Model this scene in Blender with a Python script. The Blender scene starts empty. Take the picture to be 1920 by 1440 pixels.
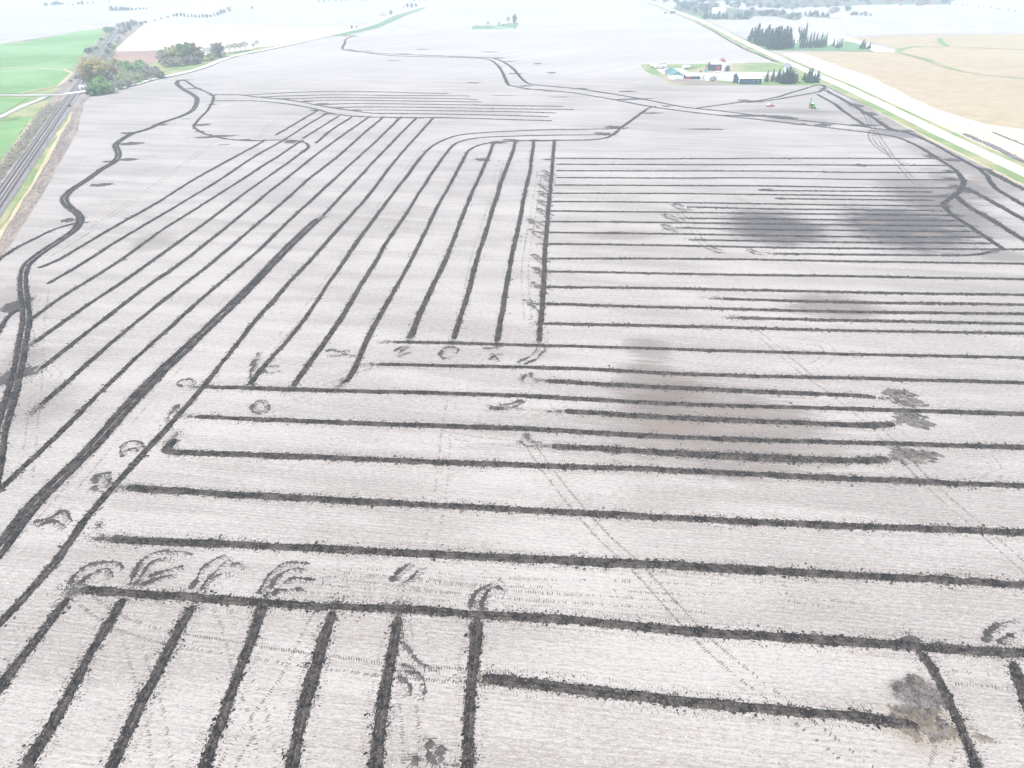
import bpy, math, random
import numpy as np
from mathutils import Vector, Matrix

# ------------------------------------------------------------------ camera, sky, sun, exposure
S = bpy.context.scene
COL = S.collection
R = math.radians
CAM_H, PITCH, FPX = 82.0, R(31.0), 1333.0
cam_d = bpy.data.cameras.new("camera")
cam_d.sensor_fit = 'HORIZONTAL'
cam_d.sensor_width = 36.0
cam_d.lens = 36.0 * FPX / 1920.0
cam_d.clip_start, cam_d.clip_end = 0.5, 30000.0
cam = bpy.data.objects.new("camera", cam_d)
COL.objects.link(cam)
cam.location = (0, 0, CAM_H)
cam.rotation_euler = (R(90) - PITCH, 0, 0)
S.camera = cam

SUN_EL, SUN_AZ = R(52), R(205)          # azimuth clockwise from +Y (view direction)
world = bpy.data.worlds.new("World")
S.world = world
world.use_nodes = True
wn = world.node_tree
bgn = wn.nodes["Background"]
sky = wn.nodes.new("ShaderNodeTexSky")
sky.sky_type = 'NISHITA'
sky.sun_disc = False
sky.sun_elevation = SUN_EL
sky.sun_rotation = SUN_AZ
sky.dust_density = 3.0
sky.air_density = 1.0
wn.links.new(sky.outputs[0], bgn.inputs[0])
bgn.inputs[1].default_value = 0.13
sun_d = bpy.data.lights.new("sun", 'SUN')
sun_d.energy = 1.5
sun_d.angle = R(14)
sun_d.color = (1.0, 0.965, 0.89)
sun = bpy.data.objects.new("sun", sun_d)
COL.objects.link(sun)
sdir = Vector((math.sin(SUN_AZ) * math.cos(SUN_EL), math.cos(SUN_AZ) * math.cos(SUN_EL), math.sin(SUN_EL)))
sun.rotation_euler = sdir.to_track_quat('Z', 'Y').to_euler()
S.view_settings.view_transform = 'Standard'
S.view_settings.look = 'None'
S.view_settings.exposure = 1.36
S.view_settings.gamma = 1.0
S.render.engine = 'CYCLES'
S.cycles.use_denoising = True
S.cycles.max_bounces = 5
S.cycles.diffuse_bounces = 2
S.cycles.volume_bounces = 1
HAZE_DENSITY = 0.00037

# ------------------------------------------------------------------ photo traces -> ground
CP, SP = math.cos(PITCH), math.sin(PITCH)
def depth_at(py, z=0.0):
    v = (720.0 - py) / FPX
    return (CAM_H - z) / (SP - v * CP)
def gp(px, py, z=0.0):
    v = (720.0 - py) / FPX
    t = (CAM_H - z) / (SP - v * CP)
    return np.array((t * (px - 960.0) / FPX, t * (CP + v * SP)))
def gps(pts):
    return np.array([gp(*p) for p in pts])
def px_h(py, hp):
    """metres of a vertical thing standing at picture row py that is hp rows tall"""
    v = (720.0 - py) / FPX
    return hp / FPX * depth_at(py) / (CP + SP * v)
def px_w(py, wp):
    return wp / FPX * depth_at(py)

def cr(pts, n=10):
    """Catmull-Rom through 2-D points"""
    p = np.asarray(pts, float)
    if len(p) < 3:
        return p
    p = np.vstack([2 * p[0] - p[1], p, 2 * p[-1] - p[-2]])
    out = []
    for i in range(1, len(p) - 2):
        a, b, c, d = p[i - 1], p[i], p[i + 1], p[i + 2]
        t = np.linspace(0, 1, n, endpoint=False)[:, None]
        out.append(0.5 * (2 * b + (c - a) * t + (2 * a - 5 * b + 4 * c - d) * t ** 2 + (3 * b - a - 3 * c + d) * t ** 3))
    out.append(p[-2][None])
    return np.vstack(out)

def resample(g, step):
    """even-ish steps; step grows with distance from the camera"""
    d = np.linalg.norm(np.diff(g, axis=0), axis=1)
    s = np.concatenate([[0], np.cumsum(d)])
    L = s[-1]
    pos, cur = [0.0], 0.0
    while cur < L:
        x, y = np.interp(cur, s, g[:, 0]), np.interp(cur, s, g[:, 1])
        r = math.sqrt(x * x + y * y + CAM_H ** 2)
        cur += step * max(1.0, r / 170.0)
        pos.append(min(cur, L))
    pos = np.array(pos)
    if len(pos) > 2 and pos[-1] - pos[-2] < step * 0.3:
        pos = np.delete(pos, -2)
    return np.stack([np.interp(pos, s, g[:, 0]), np.interp(pos, s, g[:, 1])], 1), pos

def frame(g):
    t = np.gradient(g, axis=0)
    t /= np.maximum(np.linalg.norm(t, axis=1, keepdims=True), 1e-9)
    return t, np.stack([-t[:, 1], t[:, 0]], 1)

# ------------------------------------------------------------------ mesh helpers
class MB:
    """collects triangles and links them as one mesh object"""
    def __init__(self):
        self.v, self.f, self.m, self.n = [], [], [], 0
    def add(self, v, f, mat=0):
        v = np.array(v, float).reshape(-1, 3)
        f = np.asarray(f, int).reshape(-1, 3)
        self.v.append(v)
        self.f.append(f + self.n)
        self.m.append(np.full(len(f), mat, int))
        self.n += len(v)
    def quads(self, v, q, mat=0):
        q = np.asarray(q, int).reshape(-1, 4)
        self.add(v, np.vstack([q[:, [0, 1, 2]], q[:, [0, 2, 3]]]), mat)
    def box(self, c, s, rz=0.0, mat=0, taper=1.0, bottom=True):
        x, y, z = s[0] / 2, s[1] / 2, s[2]
        v = np.array([(-x, -y, 0), (x, -y, 0), (x, y, 0), (-x, y, 0),
                      (-x * taper, -y * taper, z), (x * taper, -y * taper, z), (x * taper, y * taper, z), (-x * taper, y * taper, z)], float)
        ca, sa = math.cos(rz), math.sin(rz)
        v[:, :2] = v[:, :2] @ np.array([[ca, sa], [-sa, ca]])
        q = [(4, 5, 6, 7), (0, 1, 5, 4), (1, 2, 6, 5), (2, 3, 7, 6), (3, 0, 4, 7)]
        if bottom:
            q.append((3, 2, 1, 0))
        self.quads(v + np.array(c), q, mat)
    def tube(self, p0, p1, r0, r1, n=7, mat=0, cap=True):
        p0, p1 = Vector(p0), Vector(p1)
        d = (p1 - p0).normalized()
        a = d.orthogonal().normalized()
        b = d.cross(a)
        v = []
        for p, r in ((p0, r0), (p1, r1)):
            for k in range(n):
                th = 2 * math.pi * k / n
                v.append(p + (a * math.cos(th) + b * math.sin(th)) * r)
        v = [tuple(x) for x in v]
        q = [(k, (k + 1) % n, n + (k + 1) % n, n + k) for k in range(n)]
        self.quads(v, q, mat)
        if cap:
            self.add(v[n:], [(0, k, k + 1) for k in range(1, n - 1)], mat)
            self.add(v[:n], [(0, k + 1, k) for k in range(1, n - 1)], mat)
    def mesh(self, name, mats):
        v, f, m = np.vstack(self.v), np.vstack(self.f), np.concatenate(self.m)
        me = bpy.data.meshes.new(name)
        me.vertices.add(len(v))
        me.vertices.foreach_set("co", v.astype(np.float32).ravel())
        me.loops.add(len(f) * 3)
        me.loops.foreach_set("vertex_index", f.astype(np.int32).ravel())
        me.polygons.add(len(f))
        me.polygons.foreach_set("loop_start", np.arange(0, len(f) * 3, 3, dtype=np.int32))
        for x in (mats if isinstance(mats, (list, tuple)) else [mats]):
            me.materials.append(x)
        me.polygons.foreach_set("material_index", m.astype(np.int32))
        me.update(calc_edges=True)
        me.validate()
        return me
    def build(self, name, mats, parent=None, loc=None, smooth=False):
        me = self.mesh(name, mats)
        if smooth:
            me.polygons.foreach_set("use_smooth", np.ones(len(me.polygons), bool))
        o = bpy.data.objects.new(name, me)
        COL.objects.link(o)
        if parent is not None:
            o.parent = parent
        if loc is not None:
            o.location = loc
        return o

def tag(o, label=None, cat=None, group=None, kind=None):
    if label: o['label'] = label
    if cat: o['category'] = cat
    if group: o['group'] = group
    if kind: o['kind'] = kind
    return o
def empty(name, loc=(0, 0, 0), rz=0.0):
    o = bpy.data.objects.new(name, None)
    o.empty_display_size = 0.5
    COL.objects.link(o)
    o.location = loc
    o.rotation_euler = (0, 0, rz)
    return o
ORD = ["first", "second", "third", "fourth", "fifth", "sixth", "seventh", "eighth", "ninth", "tenth", "eleventh", "twelfth",
       "thirteenth", "fourteenth", "fifteenth", "sixteenth", "seventeenth", "eighteenth", "nineteenth", "twentieth",
       "twenty-first", "twenty-second", "twenty-third", "twenty-fourth", "twenty-fifth", "twenty-sixth"]

def clods(mb, c, size, rng, mat=0, flat=0.65):
    """rough lumps: jittered octahedra half sunk in the ground"""
    n = len(c)
    if n == 0:
        return
    base = np.array([(1, 0, 0), (0, 1, 0), (-1, 0, 0), (0, -1, 0), (0, 0, 1), (0, 0, -1)], float)
    tri = np.array([(0, 1, 4), (1, 2, 4), (2, 3, 4), (3, 0, 4), (1, 0, 5), (2, 1, 5), (3, 2, 5), (0, 3, 5)])
    v = np.repeat(base[None], n, 0) * rng.uniform(0.6, 1.35, (n, 6, 1))
    v[:, :, :2] += rng.normal(0, 0.18, (n, 6, 2))
    a = rng.uniform(0, 6.28, n)
    ca, sa = np.cos(a)[:, None], np.sin(a)[:, None]
    x, y = v[:, :, 0] * rng.uniform(0.7, 1.5, (n, 1)), v[:, :, 1]
    v = np.stack([x * ca - y * sa, x * sa + y * ca, v[:, :, 2] * flat], 2) * size[:, None, None] + c[:, None, :]
    f = tri[None] + (np.arange(n) * 6)[:, None, None]
    mb.add(v.reshape(-1, 3), f.reshape(-1, 3), mat)

def lugs(mb, c, ang, ln, th, ht, rng, mat=0):
    """little pressed bars of soil left by tyre lugs"""
    n = len(c)
    if n == 0:
        return
    base = np.array([(-1, -1, 0), (1, -1, 0), (1, 1, 0), (-1, 1, 0), (-.8, -.4, 1), (.8, -.4, 1), (.8, .4, 1), (-.8, .4, 1)], float)
    tri = np.array([(4, 5, 6), (4, 6, 7), (0, 1, 5), (0, 5, 4), (1, 2, 6), (1, 6, 5), (2, 3, 7), (2, 7, 6), (3, 0, 4), (3, 4, 7)])
    v = np.repeat(base[None], n, 0)
    v[:, :, :2] += rng.normal(0, 0.22, (n, 8, 2))
    x = v[:, :, 0] * (ln * rng.uniform(0.5, 1.1, n))[:, None] / 2
    y = v[:, :, 1] * (th * rng.uniform(0.6, 1.3, n))[:, None] / 2
    z = v[:, :, 2] * (ht * rng.uniform(0.4, 1.3, n))[:, None] - 0.01
    ca, sa = np.cos(ang)[:, None], np.sin(ang)[:, None]
    v = np.stack([x * ca - y * sa + c[:, 0:1], x * sa + y * ca + c[:, 1:2], z], 2)
    f = tri[None] + (np.arange(n) * 8)[:, None, None]
    mb.add(v.reshape(-1, 3), f.reshape(-1, 3), mat)

# ------------------------------------------------------------------ materials
def new_mat(name):
    m = bpy.data.materials.new(name)
    m.use_nodes = True
    nt = m.node_tree
    b = nt.nodes["Principled BSDF"]
    b.inputs["Roughness"].default_value = 0.92
    b.inputs["Specular IOR Level"].default_value = 0.12
    return m, nt, b
def N(nt, t, **kw):
    n = nt.nodes.new(t)
    for k, v in kw.items():
        setattr(n, k, v)
    return n
def noise(nt, vec, scale, detail=3.0, rough=0.55, dist=0.0):
    n = N(nt, "ShaderNodeTexNoise")
    n.inputs["Scale"].default_value = scale
    n.inputs["Detail"].default_value = detail
    n.inputs["Roughness"].default_value = rough
    n.inputs["Distortion"].default_value = dist
    nt.links.new(vec, n.inputs["Vector"])
    return n.outputs["Fac"]
def mapping(nt, vec, loc=(0, 0, 0), rot=(0, 0, 0), scale=(1, 1, 1), typ='POINT'):
    n = N(nt, "ShaderNodeMapping", vector_type=typ)
    n.inputs["Location"].default_value = loc
    n.inputs["Rotation"].default_value = rot
    n.inputs["Scale"].default_value = scale
    nt.links.new(vec, n.inputs["Vector"])
    return n.outputs[0]
def ramp(nt, fac, lo, hi, a=0.0, b=1.0):
    n = N(nt, "ShaderNodeMapRange", interpolation_type='SMOOTHSTEP')
    n.inputs[1].default_value, n.inputs[2].default_value = lo, hi
    n.inputs[3].default_value, n.inputs[4].default_value = a, b
    nt.links.new(fac, n.inputs[0])
    return n.outputs[0]
def math_n(nt, op, a, b=None, c=None):
    n = N(nt, "ShaderNodeMath", operation=op)
    for i, x in enumerate((a, b, c)):
        if x is None: continue
        if isinstance(x, (int, float)): n.inputs[i].default_value = x
        else: nt.links.new(x, n.inputs[i])
    return n.outputs[0]
def mix(nt, fac, a, b, blend='MIX'):
    n = N(nt, "ShaderNodeMix", data_type='RGBA', blend_type=blend)
    if isinstance(fac, (int, float)): n.inputs[0].default_value = fac
    else: nt.links.new(fac, n.inputs[0])
    for s, x in ((6, a), (7, b)):
        if isinstance(x, tuple): n.inputs[s].default_value = (*x, 1.0)
        else: nt.links.new(x, n.inputs[s])
    return n.outputs[2]
def objco(nt):
    return N(nt, "ShaderNodeTexCoord").outputs["Object"]

def field_mat(name, lo, hi, ang=0.0, row=1.3, patch=0.02, stains=(), rowmix=0.55, speck=0.5, bump=0.0, tint=None, tintscale=0.008, far=None, wave=0.0, lo_f=0.18, hi_f=0.72, fine=0.0):
    """stubble or bare soil: streaks along the rows, speckle and broad patches"""
    m, nt, b = new_mat(name)
    co = objco(nt)
    rot = mapping(nt, co, rot=(0, 0, ang))
    s1 = noise(nt, mapping(nt, rot, scale=(0.10, row, 1)), 1.0, 3.0, 0.6)
    s2 = noise(nt, mapping(nt, rot, scale=(0.6, row * 1.9, 1)), 1.0, 2.0, 0.6)
    s3 = noise(nt, mapping(nt, rot, scale=(0.9, 3.4, 1)), 1.0, 4.0, 0.72)
    p1 = noise(nt, co, patch, 4.0, 0.55)
    wv = noise(nt, mapping(nt, rot, scale=(0.018, 0.12, 1)), 1.0, 3.0, 0.55, 0.6)
    rows = math_n(nt, 'ADD', math_n(nt, 'MULTIPLY', ramp(nt, s1, 0.3, 0.7), 0.55), math_n(nt, 'MULTIPLY', ramp(nt, s2, 0.3, 0.7), 0.45))
    f = math_n(nt, 'ADD', math_n(nt, 'MULTIPLY', rows, rowmix), math_n(nt, 'MULTIPLY', ramp(nt, s3, 0.3, 0.68), speck))
    f = math_n(nt, 'ADD', f, math_n(nt, 'MULTIPLY', ramp(nt, p1, 0.3, 0.7), 0.22))
    f = math_n(nt, 'ADD', f, math_n(nt, 'MULTIPLY', ramp(nt, wv, 0.35, 0.7), 0.28))
    if wave:
        wt = N(nt, "ShaderNodeTexWave", bands_direction='Y')
        wt.inputs["Scale"].default_value = 0.314 / 0.76
        wt.inputs["Distortion"].default_value = 1.6
        wt.inputs["Detail"].default_value = 2.0
        wt.inputs["Detail Scale"].default_value = 0.6
        nt.links.new(rot, wt.inputs["Vector"])
        f = math_n(nt, 'ADD', f, math_n(nt, 'MULTIPLY', wt.outputs["Fac"], wave))
    if fine:
        f = math_n(nt, 'ADD', f, math_n(nt, 'MULTIPLY', ramp(nt, noise(nt, mapping(nt, rot, scale=(2.6, 5.0, 1)), 1.0, 3.0, 0.75), 0.3, 0.7), fine))
    f = math_n(nt, 'MULTIPLY', f, 1.0 / (rowmix + speck + 0.5 + wave + fine))
    col = mix(nt, ramp(nt, f, lo_f, hi_f), lo, hi)
    if tint:
        t = noise(nt, co, tintscale, 3.0)
        col = mix(nt, ramp(nt, t, 0.42, 0.62), col, tint)
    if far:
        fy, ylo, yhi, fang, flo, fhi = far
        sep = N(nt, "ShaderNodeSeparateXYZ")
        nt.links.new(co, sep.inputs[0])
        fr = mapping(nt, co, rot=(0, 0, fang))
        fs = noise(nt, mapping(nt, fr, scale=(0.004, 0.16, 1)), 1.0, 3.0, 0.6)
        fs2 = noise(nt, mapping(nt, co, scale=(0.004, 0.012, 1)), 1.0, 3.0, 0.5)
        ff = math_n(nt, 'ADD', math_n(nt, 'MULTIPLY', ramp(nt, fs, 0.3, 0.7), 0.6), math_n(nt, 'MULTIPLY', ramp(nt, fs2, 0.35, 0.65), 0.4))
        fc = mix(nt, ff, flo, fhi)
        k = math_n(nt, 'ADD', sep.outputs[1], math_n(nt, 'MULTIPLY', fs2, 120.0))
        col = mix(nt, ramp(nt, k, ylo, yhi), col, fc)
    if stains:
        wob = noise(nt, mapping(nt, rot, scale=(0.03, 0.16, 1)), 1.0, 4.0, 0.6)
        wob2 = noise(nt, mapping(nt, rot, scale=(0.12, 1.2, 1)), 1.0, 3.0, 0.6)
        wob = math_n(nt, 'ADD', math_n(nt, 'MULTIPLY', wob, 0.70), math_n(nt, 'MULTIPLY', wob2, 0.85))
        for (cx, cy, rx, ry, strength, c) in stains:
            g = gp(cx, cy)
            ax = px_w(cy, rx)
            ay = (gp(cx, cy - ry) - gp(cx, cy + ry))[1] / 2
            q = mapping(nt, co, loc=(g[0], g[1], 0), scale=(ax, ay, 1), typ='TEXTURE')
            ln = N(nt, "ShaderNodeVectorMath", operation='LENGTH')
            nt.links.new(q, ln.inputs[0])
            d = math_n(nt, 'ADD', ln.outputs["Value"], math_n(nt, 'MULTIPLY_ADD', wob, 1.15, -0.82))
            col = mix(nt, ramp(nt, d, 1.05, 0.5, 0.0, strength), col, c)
    nt.links.new(col, b.inputs["Base Color"])
    if bump:
        bn = N(nt, "ShaderNodeBump")
        bn.inputs["Strength"].default_value = bump
        bn.inputs["Distance"].default_value = 0.12
        nt.links.new(f, bn.inputs["Height"])
        nt.links.new(bn.outputs[0], b.inputs["Normal"])
    return m

def soil_mat(name, dark, mid, fleck, fl_amt=0.66, scale=1.0, patch=0.12, lo=0.36, hi=0.66):
    m, nt, b = new_mat(name)
    co = objco(nt)
    a = noise(nt, co, 1.1 * scale, 5.0, 0.65)
    c = noise(nt, co, patch * scale, 3.0, 0.5)
    f = noise(nt, co, 4.5 * scale, 3.0, 0.7)
    k = math_n(nt, 'ADD', math_n(nt, 'MULTIPLY', a, 0.6), math_n(nt, 'MULTIPLY', c, 0.4))
    col = mix(nt, ramp(nt, k, lo, hi), dark, mid)
    col = mix(nt, ramp(nt, f, fl_amt, fl_amt + 0.1, 0.0, 0.85), col, fleck)
    nt.links.new(col, b.inputs["Base Color"])
    return m
def plain_mat(name, c, rough=0.6, var=0.12, scale=0.8, spec=0.3, metal=0.0):
    m, nt, b = new_mat(name)
    n = noise(nt, objco(nt), scale, 4.0, 0.6)
    lo = tuple(x * (1 - var) for x in c)
    hi = tuple(min(1.0, x * (1 + var)) for x in c)
    nt.links.new(mix(nt, ramp(nt, n, 0.3, 0.7), lo, hi), b.inputs["Base Color"])
    b.inputs["Roughness"].default_value = rough
    b.inputs["Specular IOR Level"].default_value = spec
    b.inputs["Metallic"].default_value = metal
    return m
def ribbed_mat(name, c, axis=0, pitch=0.6, dark=0.78, rough=0.5):
    """ribbed sheet cladding"""
    m, nt, b = new_mat(name)
    co = objco(nt)
    w = N(nt, "ShaderNodeTexWave", bands_direction=('X', 'Y', 'Z')[axis])
    w.inputs["Scale"].default_value = 0.314 / pitch
    nt.links.new(co, w.inputs["Vector"])
    n = noise(nt, co, 0.5, 4.0)
    col = mix(nt, ramp(nt, w.outputs["Fac"], 0.2, 0.9), tuple(x * dark for x in c), c)
    col = mix(nt, ramp(nt, n, 0.4, 0.75, 0, 0.35), col, tuple(x * 0.75 for x in c))
    nt.links.new(col, b.inputs["Base Color"])
    b.inputs["Roughness"].default_value = rough
    return m
LEAF = {}
def leaf_mat(key, a, bcol, c=None):
    if key in LEAF: return LEAF[key]
    m, nt, b = new_mat("foliage_" + key)
    oi = N(nt, "ShaderNodeObjectInfo")
    n = noise(nt, objco(nt), 0.55, 3.0, 0.6)
    f = noise(nt, objco(nt), 3.5, 2.0, 0.6)
    col = mix(nt, ramp(nt, n, 0.35, 0.65), a, bcol)
    if c:
        col = mix(nt, ramp(nt, f, 0.48, 0.66, 0, 0.8), col, c)
    hs = N(nt, "ShaderNodeHueSaturation")
    hs.inputs["Hue"].default_value = 0.5
    nt.links.new(col, hs.inputs["Color"])
    nt.links.new(math_n(nt, 'MULTIPLY_ADD', oi.outputs["Random"], 0.6, 0.7), hs.inputs["Value"])
    nt.links.new(math_n(nt, 'MULTIPLY_ADD', oi.outputs["Random"], 0.05, 0.475), hs.inputs["Hue"])
    nt.links.new(hs.outputs[0], b.inputs["Base Color"])
    tr = N(nt, "ShaderNodeBsdfTranslucent")
    nt.links.new(hs.outputs[0], tr.inputs["Color"])
    mx = N(nt, "ShaderNodeMixShader")
    mx.inputs[0].default_value = 0.45
    nt.links.new(b.outputs[0], mx.inputs[1])
    nt.links.new(tr.outputs[0], mx.inputs[2])
    nt.links.new(mx.outputs[0], nt.nodes["Material Output"].inputs["Surface"])
    LEAF[key] = m
    return m

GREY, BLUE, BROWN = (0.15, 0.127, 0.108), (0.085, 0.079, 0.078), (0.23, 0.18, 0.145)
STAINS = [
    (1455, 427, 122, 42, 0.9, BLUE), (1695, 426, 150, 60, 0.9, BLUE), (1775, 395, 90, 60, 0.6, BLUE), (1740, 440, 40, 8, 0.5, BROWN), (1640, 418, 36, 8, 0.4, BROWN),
    (1480, 441, 60, 6, 0.35, BROWN),
    (1330, 790, 270, 125, 0.55, GREY), (1232, 725, 110, 70, 0.6, GREY), (1215, 655, 60, 34, 0.55, GREY), (1280, 775, 120, 60, 0.3, GREY), (1460, 840, 200, 55, 0.30, GREY), (1270, 800, 90, 24, 0.35, BROWN), (1420, 770, 110, 30, 0.35, GREY),
    (1565, 575, 115, 34, 0.7, GREY),
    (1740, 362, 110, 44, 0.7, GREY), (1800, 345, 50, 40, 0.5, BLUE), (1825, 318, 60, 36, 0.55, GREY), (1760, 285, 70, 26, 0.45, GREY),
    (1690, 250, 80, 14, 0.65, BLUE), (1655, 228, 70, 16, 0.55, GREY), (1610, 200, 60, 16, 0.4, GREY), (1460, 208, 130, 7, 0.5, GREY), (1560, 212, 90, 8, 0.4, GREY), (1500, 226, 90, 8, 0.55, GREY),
    (1250, 166, 110, 6, 0.3, GREY), (1860, 350, 70, 26, 0.45, GREY), (1860, 420, 90, 40, 0.3, GREY), (1880, 480, 60, 18, 0.5, GREY),
    (285, 455, 50, 26, 0.4, GREY), (20, 690, 60, 60, 0.45, GREY), (10, 560, 70, 40, 0.35, GREY), (60, 760, 90, 60, 0.3, GREY), (1165, 440, 110, 12, 0.5, GREY),
    (1735, 1370, 110, 60, 0.6, (0.26, 0.22, 0.16)), (1720, 1300, 70, 40, 0.6, GREY),
]
M = {}
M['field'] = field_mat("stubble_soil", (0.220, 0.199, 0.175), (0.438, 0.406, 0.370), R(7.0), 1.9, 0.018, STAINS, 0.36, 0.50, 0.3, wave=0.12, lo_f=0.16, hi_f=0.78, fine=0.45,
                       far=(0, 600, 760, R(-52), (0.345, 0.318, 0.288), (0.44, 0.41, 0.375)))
M['trench'] = soil_mat("turned_soil", (0.015, 0.0120, 0.0105), (0.074, 0.064, 0.056), (0.30, 0.27, 0.235), 0.585, patch=0.35, lo=0.42, hi=0.60)
M['lump'] = soil_mat("dry_lumps", (0.045, 0.040, 0.035), (0.13, 0.115, 0.10), (0.40, 0.37, 0.33), 0.56)
M['mark'] = soil_mat("tyre_marked_soil", (0.05, 0.046, 0.043), (0.13, 0.12, 0.11), (0.36, 0.33, 0.30), 0.6)
M['wheel'] = soil_mat("wheel_pressed_soil", (0.10, 0.09, 0.078), (0.21, 0.19, 0.165), (0.4, 0.37, 0.33), 0.6)
M['straw'] = plain_mat("pale_straw", (0.58, 0.53, 0.45), 0.9, 0.2, 3.0, 0.1)
M['scrape'] = soil_mat("scraped_soil", (0.10, 0.092, 0.086), (0.21, 0.195, 0.18), (0.40, 0.375, 0.34), 0.58)
M['smear'] = soil_mat("smeared_soil", (0.040, 0.036, 0.033), (0.11, 0.098, 0.088), (0.34, 0.32, 0.30), 0.62)
M['track'] = soil_mat("pressed_soil", (0.14, 0.125, 0.105), (0.27, 0.25, 0.215), (0.42, 0.39, 0.35), 0.6)
M['clay'] = soil_mat("yellow_clay", (0.12, 0.105, 0.078), (0.23, 0.20, 0.155), (0.36, 0.33, 0.28), 0.6)
M['base'] = field_mat("far_soil", (0.32, 0.295, 0.27), (0.45, 0.42, 0.39), R(10), 0.05, 0.004)
M['white_field'] = field_mat("pale_stubble", (0.55, 0.50, 0.43), (0.72, 0.67, 0.58), R(10), 0.12, 0.004)
M['tan_field'] = field_mat("tan_stubble", (0.335, 0.268, 0.165), (0.42, 0.345, 0.225), R(2), 0.11, 0.006, rowmix=0.8)
M['tan_pale'] = field_mat("pale_headland", (0.47, 0.405, 0.31), (0.57, 0.50, 0.40), R(2), 0.2, 0.01)
M['lilac_field'] = field_mat("grey_tilled_soil", (0.32, 0.29, 0.30), (0.44, 0.41, 0.41), R(-20), 0.1, 0.006)
M['brown_field'] = field_mat("brown_tilled_soil", (0.25, 0.165, 0.125), (0.35, 0.245, 0.19), R(4), 0.09, 0.01)
M['green_field'] = field_mat("winter_crop", (0.115, 0.235, 0.07), (0.175, 0.31, 0.11), R(12), 0.3, 0.008, tint=(0.21, 0.34, 0.15))
M['verge'] = field_mat("verge_grass", (0.12, 0.19, 0.065), (0.21, 0.28, 0.11), R(80), 0.5, 0.05, tint=(0.32, 0.31, 0.16), tintscale=0.04)
M['lawn'] = field_mat("yard_grass", (0.12, 0.20, 0.06), (0.22, 0.30, 0.11), 0.0, 0.2, 0.03, tint=(0.36, 0.31, 0.2), tintscale=0.02)
M['blue_lawn'] = field_mat("far_grass", (0.10, 0.20, 0.09), (0.16, 0.27, 0.13), 0.0, 0.2, 0.02)
M['dry'] = field_mat("dry_grass", (0.36, 0.30, 0.18), (0.50, 0.43, 0.28), R(70), 0.6, 0.05)
M['brush'] = field_mat("brush_litter", (0.17, 0.14, 0.12), (0.32, 0.27, 0.22), R(70), 0.6, 0.08)
M['gravel'] = field_mat("road_gravel", (0.60, 0.58, 0.54), (0.74, 0.72, 0.68), R(86), 1.0, 0.1)
M['yard'] = field_mat("yard_gravel", (0.36, 0.345, 0.32), (0.52, 0.50, 0.47), 0.0, 0.3, 0.05)
M['ballast'] = field_mat("ballast_stone", (0.19, 0.172, 0.158), (0.31, 0.285, 0.268), R(70), 1.5, 0.05)
M['wood_ground'] = field_mat("woodland_floor", (0.06, 0.085, 0.05), (0.16, 0.17, 0.10), 0.0, 0.1, 0.02)
M['rail'] = plain_mat("rusty_rail", (0.10, 0.065, 0.05), 0.5)
M['sleeper'] = plain_mat("sleeper_wood", (0.23, 0.215, 0.205), 0.9)
M['wood'] = plain_mat("weathered_wood", (0.42, 0.39, 0.35), 0.9, 0.2, 2.0)
M['bark'] = plain_mat("bark", (0.10, 0.085, 0.07), 0.95, 0.3, 2.0)
M['palebark'] = plain_mat("pale_bark", (0.24, 0.21, 0.19), 0.95, 0.25, 2.0)
M['white_metal'] = ribbed_mat("white_sheet", (0.74, 0.76, 0.78), 0, 0.9, 0.9)
M['white_wall'] = ribbed_mat("white_boards", (0.70, 0.71, 0.71), 2, 0.5, 0.86)
M['blue_wall'] = ribbed_mat("blue_sheet", (0.022, 0.065, 0.105), 0, 0.9, 0.8)
M['teal_roof'] = ribbed_mat("teal_sheet", (0.13, 0.25, 0.25), 1, 0.9, 0.85)
M['grey_metal'] = ribbed_mat("galvanised_sheet", (0.24, 0.255, 0.27), 0, 0.8, 0.8)
M['dark_wall'] = ribbed_mat("dark_boards", (0.055, 0.06, 0.075), 0, 1.6, 0.6)
M['red_paint'] = plain_mat("barn_red", (0.28, 0.07, 0.06), 0.8, 0.25)
M['pink_roof'] = plain_mat("faded_red_roof", (0.36, 0.16, 0.15), 0.8, 0.25)
M['glass'] = plain_mat("dark_glass", (0.03, 0.035, 0.045), 0.15, 0.1, 1.0, 0.5)
M['rubber'] = plain_mat("black_rubber", (0.018, 0.018, 0.018), 0.85)
M['green_paint'] = plain_mat("machine_green", (0.03, 0.30, 0.06), 0.35, 0.1, 1.0, 0.5)
M['yellow_paint'] = plain_mat("machine_yellow", (0.65, 0.50, 0.05), 0.4, 0.1, 1.0, 0.5)
M['car_red'] = plain_mat("car_red", (0.42, 0.03, 0.06), 0.3, 0.08, 1.0, 0.5)
M['car_white'] = plain_mat("car_white", (0.72, 0.73, 0.74), 0.3, 0.05, 1.0, 0.5)
M['car_blue'] = plain_mat("car_blue", (0.16, 0.42, 0.55), 0.3, 0.05, 1.0, 0.5)
M['water'] = plain_mat("puddle_water", (0.16, 0.22, 0.28), 0.05, 0.05, 0.2, 0.6)

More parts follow.
